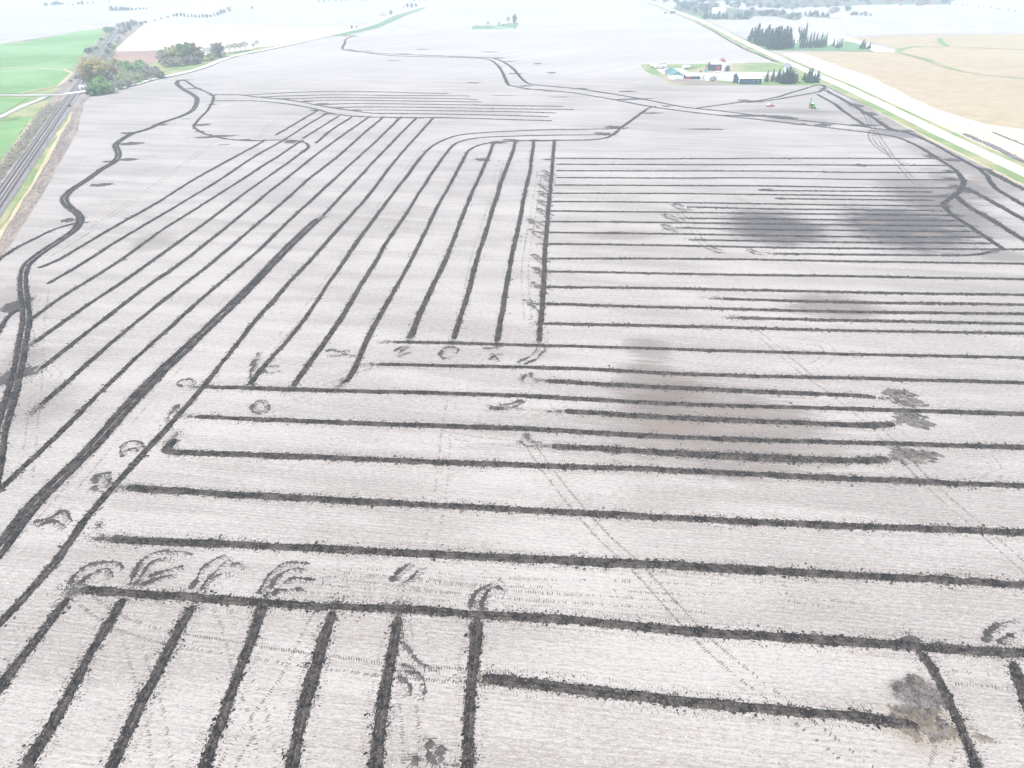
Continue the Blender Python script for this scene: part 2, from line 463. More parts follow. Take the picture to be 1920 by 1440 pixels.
# ------------------------------------------------------------------ setting: ground sheets
def sheet(name, px, z, mat, jitter=0.0, kind='structure', seed=1, ground=False):
    g = np.asarray(px, float) if ground else gps(px)
    rng = np.random.default_rng(seed)
    if jitter:
        pts = []
        for a, b in zip(g, np.roll(g, -1, 0)):
            L = np.linalg.norm(b - a)
            n = int(min(60, max(1, L / 12)))
            for k in range(n):
                p = a + (b - a) * k / n
                pts.append(p + (rng.normal(0, jitter, 2) if k else 0))
        g = np.array(pts)
    me = bpy.data.meshes.new(name)
    me.from_pydata([(x, y, z) for x, y in g], [], [list(range(len(g)))])
    me.materials.append(mat)
    import bmesh
    bm = bmesh.new()
    bm.from_mesh(me)
    bmesh.ops.triangulate(bm, faces=bm.faces[:])
    bmesh.ops.recalc_face_normals(bm, faces=bm.faces[:])
    for f in bm.faces:
        if f.normal.z < 0: f.normal_flip()
    bm.to_mesh(me)
    bm.free()
    o = bpy.data.objects.new(name, me)
    COL.objects.link(o)
    o['kind'] = kind
    return o
def band(name, px, width, z, mat, crown=0.0, smooth_path=True, kind='structure', edge=0.0, seed=3):
    """road-like ribbon along a traced centre line"""
    g = gps(px)
    g = cr(g, 8) if smooth_path else g
    g, s = resample(g, 6.0)
    t, n = frame(g)
    rng = np.random.default_rng(seed)
    w = width / 2 + (rng.normal(0, edge, (len(g), 2)) if edge else np.zeros((len(g), 2)))
    k = len(g)
    v = np.zeros((k, 3, 3))
    v[:, 0, :2] = g + n * w[:, :1]
    v[:, 1, :2] = g
    v[:, 2, :2] = g - n * w[:, 1:]
    v[:, :, 2] = z
    v[:, 1, 2] = z + crown
    q = []
    for i in range(k - 1):
        for j in range(2):
            a = i * 3 + j
            q.append((a, a + 1, a + 4, a + 3))
    mb = MB()
    mb.quads(v.reshape(-1, 3), q)
    o = mb.build(name, mat)
    o['kind'] = kind
    return o

G = 6000.0
sheet("ground", [(-G, -600), (G, -600), (G, G), (-G, G)], -0.60, M['base'], ground=True)
# the drained field, running on under and behind the camera
near = [tuple(x) for x in gps([(-40, 560), (12, 472), (42, 424), (79, 367), (117, 297), (144, 249), (158, 192), (170, 180), (215, 171), (290, 152), (340, 141),
        (385, 129), (420, 114), (455, 103), (480, 100), (560, 82), (620, 68), (740, 66), (890, 55), (960, 54), (1035, 51), (1085, 45), (1210, 44), (1305, 42),
        (1360, 71), (1440, 110), (1462, 121), (1545, 161), (1615, 195), (1690, 232), (1765, 267), (1840, 307), (1920, 345), (2010, 388)])]
near += [(235, 150), (235, -200), (-235, -200), (-235, 120)]
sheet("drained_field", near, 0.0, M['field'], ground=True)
sheet("pale_field", [(205, 97), (213, 92), (258, 52), (300, 46), (480, 49), (700, 53), (640, 62), (560, 78), (480, 92), (400, 99), (310, 93)], -0.30, M['white_field'], 0.5)
sheet("brown_field", [(203, 100), (215, 96), (300, 93), (345, 93), (380, 100), (310, 128), (260, 128), (215, 114)], -0.25, M['brown_field'], 0.5)
sheet("green_field", [(-260, 105), (0, 84), (62, 79), (95, 70), (132, 60), (195, 53), (187, 76), (181, 90), (162, 96), (156, 99), (146, 105), (147, 115), (130, 130), (136, 134), (120, 151), (110, 161), (36, 174.5), (0, 174.5), (-260, 176)], -0.25, M['green_field'], 0.8)
sheet("green_field.001", [(-260, 183), (0, 181.5), (54, 182.5), (30, 197), (0, 214), (-260, 350)], -0.25, M['green_field'], 0.5)
sheet("green_field.002", [(-200, 330), (0, 231), (65, 215), (0, 305), (-200, 620)], -0.25, M['green_field'], 0.4)
band("field_path", [(-200, 132), (0, 127), (60, 127), (120, 130), (130, 132), (136, 135), (120, 151), (111, 160), (70, 168), (36, 175)], 3.0, -0.15, M['dry'])
band("field_path.001", [(-120, 397), (0, 306), (40, 254), (66, 216)], 2.2, -0.14, M['dry'])
sheet("trackside_ground", [(-400, 82), (0, 82), (205, 50), (240, 46), (165, 170), (12, 472), (-140, 720), (-400, 700)], -0.50, M['verge'], 0.5)
sheet("roadside_ground", [(-200, 230), (0, 222), (40, 200), (100, 183), (122, 184), (69, 217), (0, 226), (-60, 262)], -0.33, M['verge'], 0.5)
sheet("railside_ground", [(-260, 640), (0, 307), (69, 215), (100, 178), (136, 135), (147, 116), (165, 95), (210, 50), (275, 38), (262, 52), (214, 93), (200, 110), (170, 178), (158, 192), (144, 249), (117, 297), (79, 367), (12, 472), (-140, 720)], -0.20, M['brush'], 0.4)
sheet("verge_ground", [(-60, 500), (0, 409), (42, 347), (92, 272), (125, 215), (131, 212), (100, 267), (62, 340), (0, 430), (-60, 520)], -0.08, M['verge'], 0.4)
sheet("verge_ground.001", [(-60, 520), (0, 430), (62, 340), (100, 267), (131, 212), (137, 209), (133, 220), (96, 290), (37, 388), (0, 451), (-60, 540)], -0.06, M['dry'], 0.4)
sheet("grove_ground", [(165, 180), (215, 170), (290, 149), (340, 139), (385, 127), (440, 106), (480, 98), (560, 80), (480, 89), (430, 98), (390, 106), (300, 112), (260, 128), (215, 116), (170, 140), (160, 165)], -0.16, M['verge'], 0.4)
sheet("verge_ground.002", [(560, 78), (640, 60), (700, 46), (740, 30), (790, 14), (800, 14), (752, 32), (712, 50), (660, 63), (590, 78)], -0.20, M['blue_lawn'], 0.5)
sheet("lilac_field", [(1330, 36), (1440, 40), (1615, 34), (1920, 30), (2500, 27), (2500, 61), (1920, 62), (1690, 64), (1580, 70), (1480, 97), (1450, 98)], -0.40, M['lilac_field'], 0.5)
sheet("lilac_field.001", [(-200, 36), (0, 33), (120, 30), (260, 40), (205, 51), (132, 58), (95, 67), (0, 82), (-260, 98)], -0.42, M['lilac_field'], 0.5)
sheet("lilac_field.002", [(1650, 16), (1790, 11), (1830, 13), (1920, 24), (2300, 28), (1920, 29), (1690, 32), (1600, 30)], -0.40, M['lilac_field'], 0.5)
sheet("tan_field", [(1455, 97.5), (1640, 96), (1690, 96.5), (1660, 84), (1590, 70), (1690, 65), (1920, 63), (2700, 62), (3600, 500), (2010, 352), (1920, 312), (1865, 285), (1802, 260), (1740, 235), (1665, 200), (1595, 160), (1500, 118)], -0.34, M['tan_field'], 0.3)
sheet("pale_headland_ground", [(1462, 99), (1505, 99), (1560, 118), (1640, 146), (1700, 178), (1760, 205), (1850, 232), (1960, 246), (3200, 430), (2010, 352), (1920, 311), (1865, 284), (1802, 259), (1740, 234), (1665, 199), (1595, 159)], -0.28, M['tan_pale'], 0.6)
sheet("pine_lot_lawn", [(1400, 78), (1412, 88), (1440, 94), (1520, 95), (1640, 95.5), (1610, 80), (1580, 74), (1530, 78), (1440, 72)], -0.22, M['blue_lawn'], 0.5)
sheet("pale_headland_ground.001", [(1585, 70), (1600, 71), (1625, 82), (1690, 97), (1640, 97), (1605, 80), (1575, 74)], -0.20, M['white_field'], 0.5)
band("waterway_lawn", [(2300, 190), (1920, 147), (1827, 137), (1777, 126), (1740, 112), (1702, 102), (1683, 95), (1717, 86.5), (1790, 87.5), (1920, 92), (2200, 96)], 7.0, -0.12, M['lawn'], edge=0.6)
sheet("waterway_lawn.001", [(1757, 71), (1766, 72), (1772, 80), (1782, 87), (1774, 87), (1760, 80)], -0.14, M['blue_lawn'])
sheet("lot_lawn", [(884, 54.5), (888, 48), (925, 48), (945, 45), (958, 43), (972, 42), (966, 54.5)], -0.05, M['blue_lawn'])
band("lot_path", [(925, 50), (940, 51), (962, 54)], 4.0, 0.03, M['gravel'])
for q_ in ([(1258, 17), (1290, 24), (1312, 35.5), (1406, 36), (1412, 29), (1398, 18), (1345, 12), (1290, 3), (1270, 8)], [(1398, 29), (1456, 30.5), (1488, 37.5), (1500, 36), (1500, 28), (1450, 20), (1412, 18)], [(1508, 27), (1512, 31), (1556, 33.5), (1557, 30)], [(1440, 14), (1555, 12), (1640, 8), (1780, 8), (1790, -4), (1290, -6), (1420, 6)]):
    sheet("woodland_ground", q_, -0.42, M['wood_ground'], 2.0)
sheet("wood_lawn", [(1295, 27), (1312, 29), (1325, 36), (1318, 37), (1308, 32)], -0.3, M['blue_lawn'])
# verges and gravel roads
ROAD = [(1205, -4), (1228, 6), (1247, 13), (1272, 24), (1312, 37.5), (1362, 62), (1412, 87), (1440, 100), (1500, 127), (1578, 160), (1671, 204.5), (1780, 258), (1920, 323), (2000, 361), (2200, 450)]
def shifted(px, off):
    g, q = resample(cr(gps(px), 8), 6.0)
    return g + frame(g)[1] * off
def gband(name, g, width, z, mat, edge=0.3):
    k = len(g)
    t, n = frame(g)
    rng = np.random.default_rng(len(name))
    w = width / 2 + np.interp(np.arange(k), np.linspace(0, k, k // 3), rng.normal(0, edge, k // 3))
    v = np.zeros((k, 2, 3))
    v[:, 0, :2] = g + n * w[:, None]
    v[:, 1, :2] = g - n * w[:, None]
    v[:, :, 2] = z
    i = np.arange(k - 1) * 2
    mb = MB()
    mb.quads(v.reshape(-1, 3), np.stack([i, i + 1, i + 3, i + 2], 1))
    mb.build(name, mat)['kind'] = 'structure'
gband("verge_ground.003", shifted(ROAD, -7.6), 7.6, 0.03, M['verge'], 0.5)
gband("verge_ground.004", shifted(ROAD, 6.0), 4.6, 0.025, M['verge'], 0.5)
gband("verge_ground.005", shifted(ROAD, -11.6), 1.2, 0.036, M['dry'], 0.4)
band("gravel_road", ROAD, 8.6, 0.07, M['gravel'], 0.08, edge=0.15)
LROAD = [(160, 172.5), (195, 170), (232, 163), (260, 156), (290, 146.5), (340, 137.5), (385, 124.5), (420, 110), (455, 100.5), (480, 96.5), (560, 79.5), (620, 65.5), (680, 51.5), (715, 39), (750, 22.5), (790, 12), (830, 3)]
band("gravel_road.001", LROAD, 6.0, 0.05, M['gravel'], 0.06)
band("gravel_road.002", [(-200, 176), (0, 178), (60, 178.5), (100, 178), (124, 177)], 5.0, 0.02, M['yard'], 0.06)
band("gravel_road.003", [(-150, 296), (-60, 246), (0, 219), (37, 200.5), (69, 188.5), (84, 181)], 4.2, -0.06, M['yard'], 0.05)
band("crossing_road", [(122, 177.4), (140, 175.2), (163, 172.3)], 7.0, 0.62, M['gravel'], smooth_path=False)
# farmyard
sheet("yard_lawn", [(1200, 121), (1215, 119.5), (1330, 120), (1445, 117), (1466, 123), (1548, 160), (1440, 160), (1372, 160), (1272, 161), (1252, 156), (1243, 147), (1222, 140), (1207, 131)], 0.05, M['lawn'], 0.3)
sheet("yard_ground", [(1228, 127), (1250, 127.5), (1280, 128), (1290, 135), (1325, 137), (1375, 134.5), (1400, 135), (1440, 135), (1500, 134.5), (1492, 140), (1432, 141), (1428, 152), (1372, 153), (1330, 149.5), (1300, 149), (1258, 149), (1250, 142), (1236, 135)], 0.09, M['yard'], 0.4)
sheet("yard_ground.001", [(1250, 149.5), (1300, 149.5), (1330, 152), (1372, 158), (1380, 160), (1290, 160), (1258, 154)], 0.08, M['brush'], 0.6)
sheet("puddle_water", [(1661, 242), (1667, 241), (1673, 243), (1672, 245.5), (1664, 245)], 0.02, M['water'])

# ------------------------------------------------------------------ railway
def straight(a, b, n=60):
    a, b = gp(*a), gp(*b)
    d = (b - a) / np.linalg.norm(b - a)
    return a, d
def prism_along(mb, a, d, s0, s1, prof, mat=0, n=1):
    nrm = np.array((-d[1], d[0]))
    k = len(prof)
    v = []
    for s in np.linspace(s0, s1, n + 1):
        for (o, z) in prof:
            p = a + d * s + nrm * o
            v.append((p[0], p[1], z))
    q = []
    for i in range(n):
        for j in range(k - 1):
            q.append((i * k + j, i * k + j + 1, (i + 1) * k + j + 1, (i + 1) * k + j))
    mb.quads(v, q, mat)
rail_dir = None
ba, bd = straight((0, 372), (131, 184))
mb = MB()
prism_along(mb, ba, bd, -160, float(np.linalg.norm(gp(222, 53) - gp(0, 372))), [(-5.0, -0.25), (-4.1, 0.36), (4.1, 0.36), (5.0, -0.25)])
mb.build("ballast_ground", M['ballast'])['kind'] = 'structure'
for i, (a, b, lab) in enumerate([((0, 361), (126, 183), "railway track with brown rails on the green crop side of the ballast bed"),
                                 ((0, 385), (136.5, 183), "railway track on the drained field side of the double line")]):
    a, d = straight(a, b)
    root = empty("railway_track", (a[0], a[1], 0.36), math.atan2(d[1], d[0]))
    tag(root, lab, "railway track", "two parallel railway tracks")
    LR = float(np.linalg.norm(gp(222, 54) - a))
    for s in (-1, 1):
        r = MB()
        r.box((LR / 2 - 75, s * 0.75, 0.14), (LR + 150, 0.17, 0.18))
        r.build("rail", M['rail'], root)
    sl = MB()
    x = np.arange(-148, LR - 2, 0.75)
    for xx in x:
        sl.box((xx, 0, 0.0), (0.27, 2.6, 0.14), bottom=False)
    sl.build("sleeper_bed", M['sleeper'], root)

# ------------------------------------------------------------------ trenches
GT = "backfilled drain trenches across the field"
def ribbon(mb, g, s, hw, rng, height=1.0, open0=False, open1=False, slit=True, density=1.0, mat=0):
    t, n = frame(g)
    k = len(g)
    dist = np.sqrt((g ** 2).sum(1) + CAM_H ** 2)
    def slow(corr, amp):
        m = max(4, int(s[-1] / corr) + 2)
        return np.interp(s, np.linspace(0, s[-1], m), rng.normal(0, amp, m))
    end = np.ones(k)
    if not open0: end *= np.clip((s + 0.9) / 1.9, 0.3, 1)
    if not open1: end *= np.clip((s[-1] - s + 0.9) / 1.9, 0.3, 1)
    wl = hw * 0.86 * end * np.clip(1 + slow(2.2, 0.10) + slow(7, 0.10) + slow(30, 0.10) + rng.normal(0, 0.07, k), 0.4, 1.8)
    wr = hw * 0.86 * end * np.clip(1 + slow(2.2, 0.10) + slow(7, 0.10) + slow(30, 0.10) + rng.normal(0, 0.07, k), 0.4, 1.8)
    us = np.array([-1, -0.72, -0.4, -0.1, 0.0, 0.1, 0.4, 0.72, 1.0])
    zs = np.array([-0.05, 0.13, 0.22, 0.19, 0.02 if slit else 0.2, 0.19, 0.22, 0.13, -0.05])
    wob = slow(5, 0.10)
    v = np.zeros((k, 9, 3))
    for j, u in enumerate(us):
        w = wl if u > 0 else wr
        off = u * w + (wob * 0.6 if abs(u) < 0.5 else 0)
        v[:, j, :2] = g + n * off[:, None]
        zz = zs[j]
        if zz > 0:
            v[:, j, 2] = zz * height * end * rng.uniform(0.55, 1.5, k)
        else:
            v[:, j, 2] = zz
    q = []
    idx = np.arange(k - 1)[:, None] * 9 + np.arange(8)[None]
    q = np.stack([idx, idx + 9, idx + 10, idx + 1], 2).reshape(-1, 4)
    mb.quads(v.reshape(-1, 3), q[:, ::-1], mat)
    # clods thrown up along both edges
    L = s[-1]
    dm = dist.mean()
    per = density * (30.0 if dm < 150 else 16.0 if dm < 230 else 7.0 if dm < 350 else 2.6)
    nc = int(L * per)
    ss = rng.uniform(0, L, nc)
    side = np.where(rng.random(nc) < 0.5, 1.0, -1.0)
    gx, gy = np.interp(ss, s, g[:, 0]), np.interp(ss, s, g[:, 1])
    nx, ny = np.interp(ss, s, n[:, 0]), np.interp(ss, s, n[:, 1])
    ed = np.where(side > 0, np.interp(ss, s, wl), np.interp(ss, s, wr))
    burst = np.clip(1 + np.interp(ss, np.arange(0, L + 3, 1.5), rng.normal(0, 0.7, len(np.arange(0, L + 3, 1.5)))), 0.2, 3)
    off = side * (ed * rng.uniform(0.6, 1.05, nc) + np.abs(rng.normal(0, 0.34, nc)) ** 1.25 * burst * hw)
    sz = rng.uniform(0.04, 0.11, nc) * np.clip(rng.lognormal(0, 0.45, nc), 0.5, 2.8) * (1.0 if dm < 200 else 1.35 if dm < 350 else 1.9)
    c = np.stack([gx + nx * off, gy + ny * off, sz * 0.12], 1)
    pale = rng.random(nc) < 0.22
    clods(mb, c[~pale], sz[~pale], rng, mat)
    clods(mb, c[pale], sz[pale], rng, mat + 1)
    # lumps lying on the ridge itself, some of them paler and drier
    if dm < 420:
        nc = int(L * (7.0 if dm < 150 else 4.5 if dm < 230 else 2.2))
        ss = rng.uniform(0, L, nc)
        u = rng.uniform(-0.85, 0.85, nc)
        ww = np.interp(ss, s, (wl + wr) / 2)
        sz = rng.uniform(0.07, 0.17, nc) * (1.0 if dm < 200 else 1.5)
        c = np.stack([np.interp(ss, s, g[:, 0]) + np.interp(ss, s, n[:, 0]) * u * ww, np.interp(ss, s, g[:, 1]) + np.interp(ss, s, n[:, 1]) * u * ww, (0.22 - 0.16 * u * u) * height], 1)
        pale = rng.random(nc) < 0.45
        clods(mb, c[~pale], sz[~pale], rng, mat)
        clods(mb, c[pale], sz[pale], rng, mat + 1)
    return wl, wr

def spread(mb, cx, cy, rx, ry, rng, ang=0.0, hi=0.10, mat=0, crumbs=1.0, ground=False, edge=0.22, base=True):
    """thin uneven patch of spilled soil with crumbs round it"""
    if ground:
        c, ax, ay = np.array((cx, cy)), rx, ry
    else:
        c = gp(cx, cy)
        ax = px_w(cy, rx)
        ay = abs((gp(cx, cy - ry) - gp(cx, cy + ry))[1]) / 2
    n = 40
    th = np.linspace(0, 2 * math.pi, n, endpoint=False)
    rr = 1 + 0.5 * np.interp(th, np.linspace(0, 6.29, 14), rng.normal(0, edge, 14)) * 2 * 0.7 + rng.normal(0, edge * 0.5, n)
    rr = np.clip(rr, 0.35, 1.7)
    v = [(0, 0, hi)]
    rings = (0.4, 0.75, 1.0)
    for r in rings:
        for k in range(n):
            z = -0.03 if r == 1.0 else hi * rng.uniform(0.3, 1.2) * (1.1 - r)
            v.append((math.cos(th[k]) * r * rr[k], math.sin(th[k]) * r * rr[k], z + (0.01 if r < 1 else 0)))
    v = np.array(v)
    v[:, 0] *= ax
    v[:, 1] *= ay
    ca, sa = math.cos(ang), math.sin(ang)
    v[:, :2] = v[:, :2] @ np.array([[ca, sa], [-sa, ca]]) + c
    if base:
        f = [(0, 1 + k, 1 + (k + 1) % n) for k in range(n)]
        mb.add(v, f, mat)
        q = []
        for r in range(len(rings) - 1):
            for k in range(n):
                a, b = 1 + r * n + k, 1 + r * n + (k + 1) % n
                q.append((a, a + n, b + n, b))
        mb.quads(v, q, mat)
    d = math.hypot(c[0], c[1])
    nc = int(min(700, crumbs * (30 + ax * ay * (6 if d < 160 else 2.0 if d < 300 else 0.7))))
    a = rng.uniform(0, 6.28, nc)
    r = np.abs(rng.normal(0.85, 0.35, nc)) if base else np.abs(rng.normal(0.0, 0.75, nc))
    p = np.stack([np.cos(a) * r * ax, np.sin(a) * r * ay], 1) @ np.array([[ca, sa], [-sa, ca]]) + c
    sz = rng.uniform(0.05, 0.14, nc) * (1.0 if d < 160 else 1.6 if d < 300 else 2.4)
    clods(mb, np.column_stack([p, sz * 0.1]), sz, rng, mat)

def lugrow(mb, g, s, off, rng, prob=0.6, ln=0.55, th=0.15, ht=0.045, pitch=0.42, mat=0, skew=0.25):
    t, n = frame(g)
    ss = np.arange(0, s[-1], pitch) + rng.uniform(0, pitch)
    ss = ss[ss < s[-1]]
    wave = np.interp(ss, np.linspace(0, s[-1], max(3, int(s[-1] / 7))), rng.uniform(0.3, 1.4, max(3, int(s[-1] / 7))))
    ss = ss[rng.random(len(ss)) < prob * wave]
    if len(ss) == 0: return
    c = np.stack([np.interp(ss, s, g[:, k]) + np.interp(ss, s, n[:, k]) * (off + rng.normal(0, 0.05, len(ss))) for k in (0, 1)], 1)
    ang = np.arctan2(np.interp(ss, s, n[:, 1]), np.interp(ss, s, n[:, 0])) + skew + rng.normal(0, 0.12, len(ss))
    lugs(mb, c, ang, ln, th, ht, rng, mat)

SEED = [100]
def rngn():
    SEED[0] += 1
    return np.random.default_rng(SEED[0])
def trench(px, label, hw=0.95, double=0.0, open0=False, open1=False, height=1.0, spreads=(), density=1.0, step=0.36, smooth=True, flank=None, soil='trench'):
    rng = rngn()
    g = gps(px)
    if smooth and len(px) > 2: g = cr(g, 12)
    g, s = resample(g, step)
    # gentle wander so that no line is ruler straight
    t, n = frame(g)
    m = max(4, int(s[-1] / 14))
    g = g + n * np.interp(s, np.linspace(0, s[-1], m), rng.normal(0, 0.08, m))[:, None]
    c = g[len(g) // 2]
    root = empty("drain_trench", (c[0], c[1], 0))
    hw *= 0.92 if np.hypot(*c) < 150 else 0.86 if np.hypot(*c) < 330 else 0.92
    tag(root, label, "trench", GT)
    mb = MB()
    gl = g - c
    # ribbon works in world space for its distance test, then is moved to the trench's own base
    if double:
        for sg in (-1, 1):
            gg = g + n * (sg * double)
            ribbon(mb, gg, s, hw, rng, height, open0, open1, slit=False, density=density * 0.8)
    else:
        ribbon(mb, g, s, hw, rng, height, open0, open1, density=density)
    for v in mb.v: v[:, :2] -= c
    mb.build("soil_ridge", [M[soil], M['lump']], root)
    d_ = np.hypot(*c)
    for op, i0, i1 in ((open0, 0, 3), (open1, -1, -4)):
        if op or d_ > 300 or len(g) < 8: continue
        sm = MB()
        e = g[i0] + (g[i0] - g[i1]) / max(1e-6, np.linalg.norm(g[i0] - g[i1])) * 1.2
        dr = g[i0] - g[i1]
        spread(sm, e[0], e[1], 2.6, 1.3, rng, math.atan2(dr[1], dr[0]), ground=True, base=False, crumbs=5.0)
        for v in sm.v: v[:, :2] -= c
        sm.build("soil_spread", M['mark'], root)['kind'] = 'stuff'
    for sp in spreads:
        sm = MB()
        mt = 'smear'
        if len(sp) == 6: mt, sp = sp[5], sp[:5]
        spread(sm, *sp[:4], rng, ang=R(sp[4]) if len(sp) > 4 else 0.0, base=mt == 'smear' or mt == 'clay', crumbs=1.0 if mt != 'track' else 4.0)
        if mt == 'track': mt = 'mark'
        for v in sm.v: v[:, :2] -= c
        sm.build("soil_spread", M[mt], root)['kind'] = 'stuff'
    if flank is None:
        d = np.hypot(*c)
        flank = 0.75 if d < 130 else 0.5 if d < 200 else 0.0
    if flank:
        for sg in (1, -1):
            fm = MB()
            for off in (1.35, 1.8):
                lugrow(fm, g, s, sg * (hw + off - 0.75), rng, flank * (1.0 if off < 1.5 else 0.6), 0.42, 0.16)
            if fm.n:
                for v in fm.v: v[:, :2] -= c
                fm.build("tyre_print", M['track'], root)['kind'] = 'stuff'
    return root

# winding main lines on the railway side
trench([(335, 151), (332, 158), (345, 168), (362, 178), (369, 186), (367, 197), (360, 208), (340, 218), (305, 230), (275, 243), (250, 250), (235, 258), (220, 268), (217, 275), (221, 285), (221, 295), (213, 305),
        (190, 318), (165, 336), (140, 352), (125, 365), (120, 372), (124, 382), (135, 392), (147, 402), (150, 412), (146, 423), (135, 435), (110, 452), (75, 475), (53, 493), (45, 507), (43, 530), (48, 570), (49, 603),
        (40, 653), (30, 707), (17, 753), (3, 797), (-4, 850), (-20, 930)],
       "wide winding dark trench snaking along the railway edge of the field", hw=0.95, double=0.8, open1=True, height=1.1,
       spreads=[(245, 249, 18, 2.5), (248, 269, 22, 3.2), (300, 234, 15, 2), (238, 299, 20, 3), (205, 303, 14, 2), (128, 413, 15, 5), (155, 409, 6, 1.5), (28, 574, 26, 11, 12), (54, 563, 8, 7), (15, 708, 26, 14, 15), (48, 698, 16, 13), (5, 760, 18, 22)])
trench([(146, 419), (137, 420), (115, 426), (90, 435), (60, 450), (30, 465), (0, 485), (-30, 506)], "thin side trench curving off the winding trench towards the railway tracks", hw=0.9, open1=True)
trench([(35, 581), (22, 588), (10, 602), (0, 618), (-20, 650)], "short stub trench beside the winding trench at the field edge", hw=0.9, open1=True)
trench([(338, 150.5), (350, 153), (365, 163), (385, 172), (397, 178), (400, 185), (396, 195), (388, 208), (375, 222), (363, 236), (368, 242), (382, 250), (400, 255), (420, 260), (450, 263), (480, 264), (510, 263), (540, 263),
        (560, 264.5), (572, 268), (578, 274), (574, 280), (566, 286)],
       "winding dark trench from the gravel road corner, hooking round at the fan of slanting trenches", hw=1.1,
       spreads=[(345, 150, 14, 1.2), (362, 166, 16, 1), (400, 178.5, 10, 1), (397, 196, 9, 1), (380, 234, 14, 2, 10), (375, 247, 10, 1.5), (402, 256, 38, 3.5, 14), (545, 266, 14, 3), (460, 262, 12, 1.2)])
# far bundle of curved thin lines
trench([(400, 178), (425, 178), (455, 178.5), (480, 182), (530, 186.5), (567, 192), (605, 199), (640, 205), (670, 209), (700, 212.5), (742, 213.2), (855, 214.5), (960, 217), (1030, 219)],
       "curved thin trench forming the lower rim of the far bundle of lines", hw=1.2, spreads=[(495, 182, 14, 1), (535, 185.5, 14, 1.4), (575, 190, 12, 1.6), (605, 195, 16, 2), (635, 202, 14, 1.2), (668, 206.5, 12, 1.4)])
trench([(400, 189), (480, 189.5), (530, 194), (580, 202), (614, 211), (630, 214.5), (667, 218.5), (705, 220), (755, 220.5), (830, 221), (900, 222.5), (960, 224.5), (1035, 226.5)],
       "curved thin trench that the tops of the slanting fan trenches join", hw=1.3, spreads=[(590, 207, 10, 1.5), (615, 213, 12, 1.5), (670, 218, 14, 1), (785, 221, 14, 1.5), (825, 220.5, 16, 1.3)])
for i, p in enumerate([
        [(450, 179), (480, 177.5), (530, 174.5), (605, 172), (705, 172.4), (780, 174.2), (842, 175.3)],
        [(500, 182), (530, 180.3), (620, 178), (705, 178.7), (855, 180), (882, 180.6)],
        [(545, 186), (620, 183.2), (705, 183.7), (830, 185), (876, 185.8), (897, 188)],
        [(568, 191), (620, 188.3), (705, 188.7), (805, 190), (903, 191.7)],
        [(600, 196.5), (670, 194.3), (780, 195.5), (880, 197), (960, 198.2), (1057, 199.5)],
        [(630, 202.5), (671, 200.8), (780, 201.2), (960, 204.2), (1077, 205.6)],
        [(660, 207), (730, 206.7), (855, 208.2), (960, 209.8), (1043, 212)]]):
    trench(p, f"{ORD[i]} thin curved line from the top in the far bundle of trenches", hw=1.15, density=0.7)

# fan of slanting trenches
FAN = [
    [(497, 262), (480, 273), (375, 330), (300, 377), (212, 427), (123, 480), (97, 493), (72, 503)],
    [(615, 212), (580, 232), (530, 264), (480, 292), (400, 345), (300, 405), (212, 457), (177, 480), (133, 507), (87, 533)],
    [(562, 266), (520, 294), (480, 319.5), (375, 387), (300, 434), (237, 480), (187, 513), (117, 557), (57, 600)],
    [(566, 286), (525, 316), (480, 347), (375, 425), (300, 479), (233, 527), (167, 570), (100, 617), (65, 642)],
    [(690, 220.5), (655, 245), (605, 281), (555, 320), (480, 380.5), (357, 480), (267, 543), (167, 620), (77, 692)],
    [(717, 221), (680, 252), (630, 296), (580, 335), (530, 380), (480, 422), (413, 480), (333, 543), (233, 623), (133, 710), (76, 760)],
    [(749, 222), (705, 265), (655, 310), (605, 356), (555, 402), (473, 480), (400, 541), (300, 631), (200, 724), (100, 823), (0, 917), (-70, 975)],
    [(780, 222), (742, 260), (692, 312), (655, 352), (605, 405)],
    [(812, 222), (780, 257), (742, 300), (692, 365), (655, 407), (590, 479), (500, 577), (417, 680), (333, 780), (233, 890), (170, 961), (100, 1057), (0, 1167), (-70, 1245)],
    [(1165, 241), (1135, 242), (1035, 243.2), (960, 246), (905, 249), (855, 255), (817, 270), (792, 292), (767, 325), (730, 372), (692, 422), (645, 490), (567, 603), (500, 681), (467, 722)],
    [(1140, 253), (1060, 253.3), (960, 255.5), (905, 258), (872, 263), (852, 271), (837, 287), (812, 322), (780, 372), (730, 447), (711, 480), (673, 540), (637, 600), (560, 710), (547, 725)],
    [(925, 267), (900, 272), (880, 282), (870, 297), (850, 335), (817, 395), (776, 480), (723, 573), (690, 633), (660, 701), (642, 719)],
]
FL = ["shortest pale-edged slanting trench beside the winding railway trench, outermost of the fan",
      "slanting trench of the fan whose upper end crosses the hooked winding trench",
      "slanting trench of the fan starting just inside the hook of winding trench",
      "slanting trench of the fan continuing from the tip of the hooked winding trench",
      "slanting trench of the fan passing just outside the hooked trench tip, without touching it",
      "slanting trench of the fan, second one beyond the hooked trench tip",
      "long slanting trench of the fan next to the broad double one, reaching the picture edge",
      "thin upper slanting trench that widens into the broad double one halfway down",
      "long straight slanting trench of fan where the cross trenches' ends meet it",
      "outer of two trenches bending from level to slanting over the fan",
      "inner of two trenches bending from level to slanting over the fan",
      "slanting trench with a tight bend by the dark oval soil patch"]
for i, (p, l) in enumerate(zip(FAN, FL)):
    o1 = i in (6, 8)
    trench(p, l, hw=1.0, open1=o1, spreads={10: [(1125, 250, 14, 2)], 9: [(1150, 238, 16, 2.5)], 11: [(646, 714, 12, 7, 0, 'track')]}.get(i, ()))
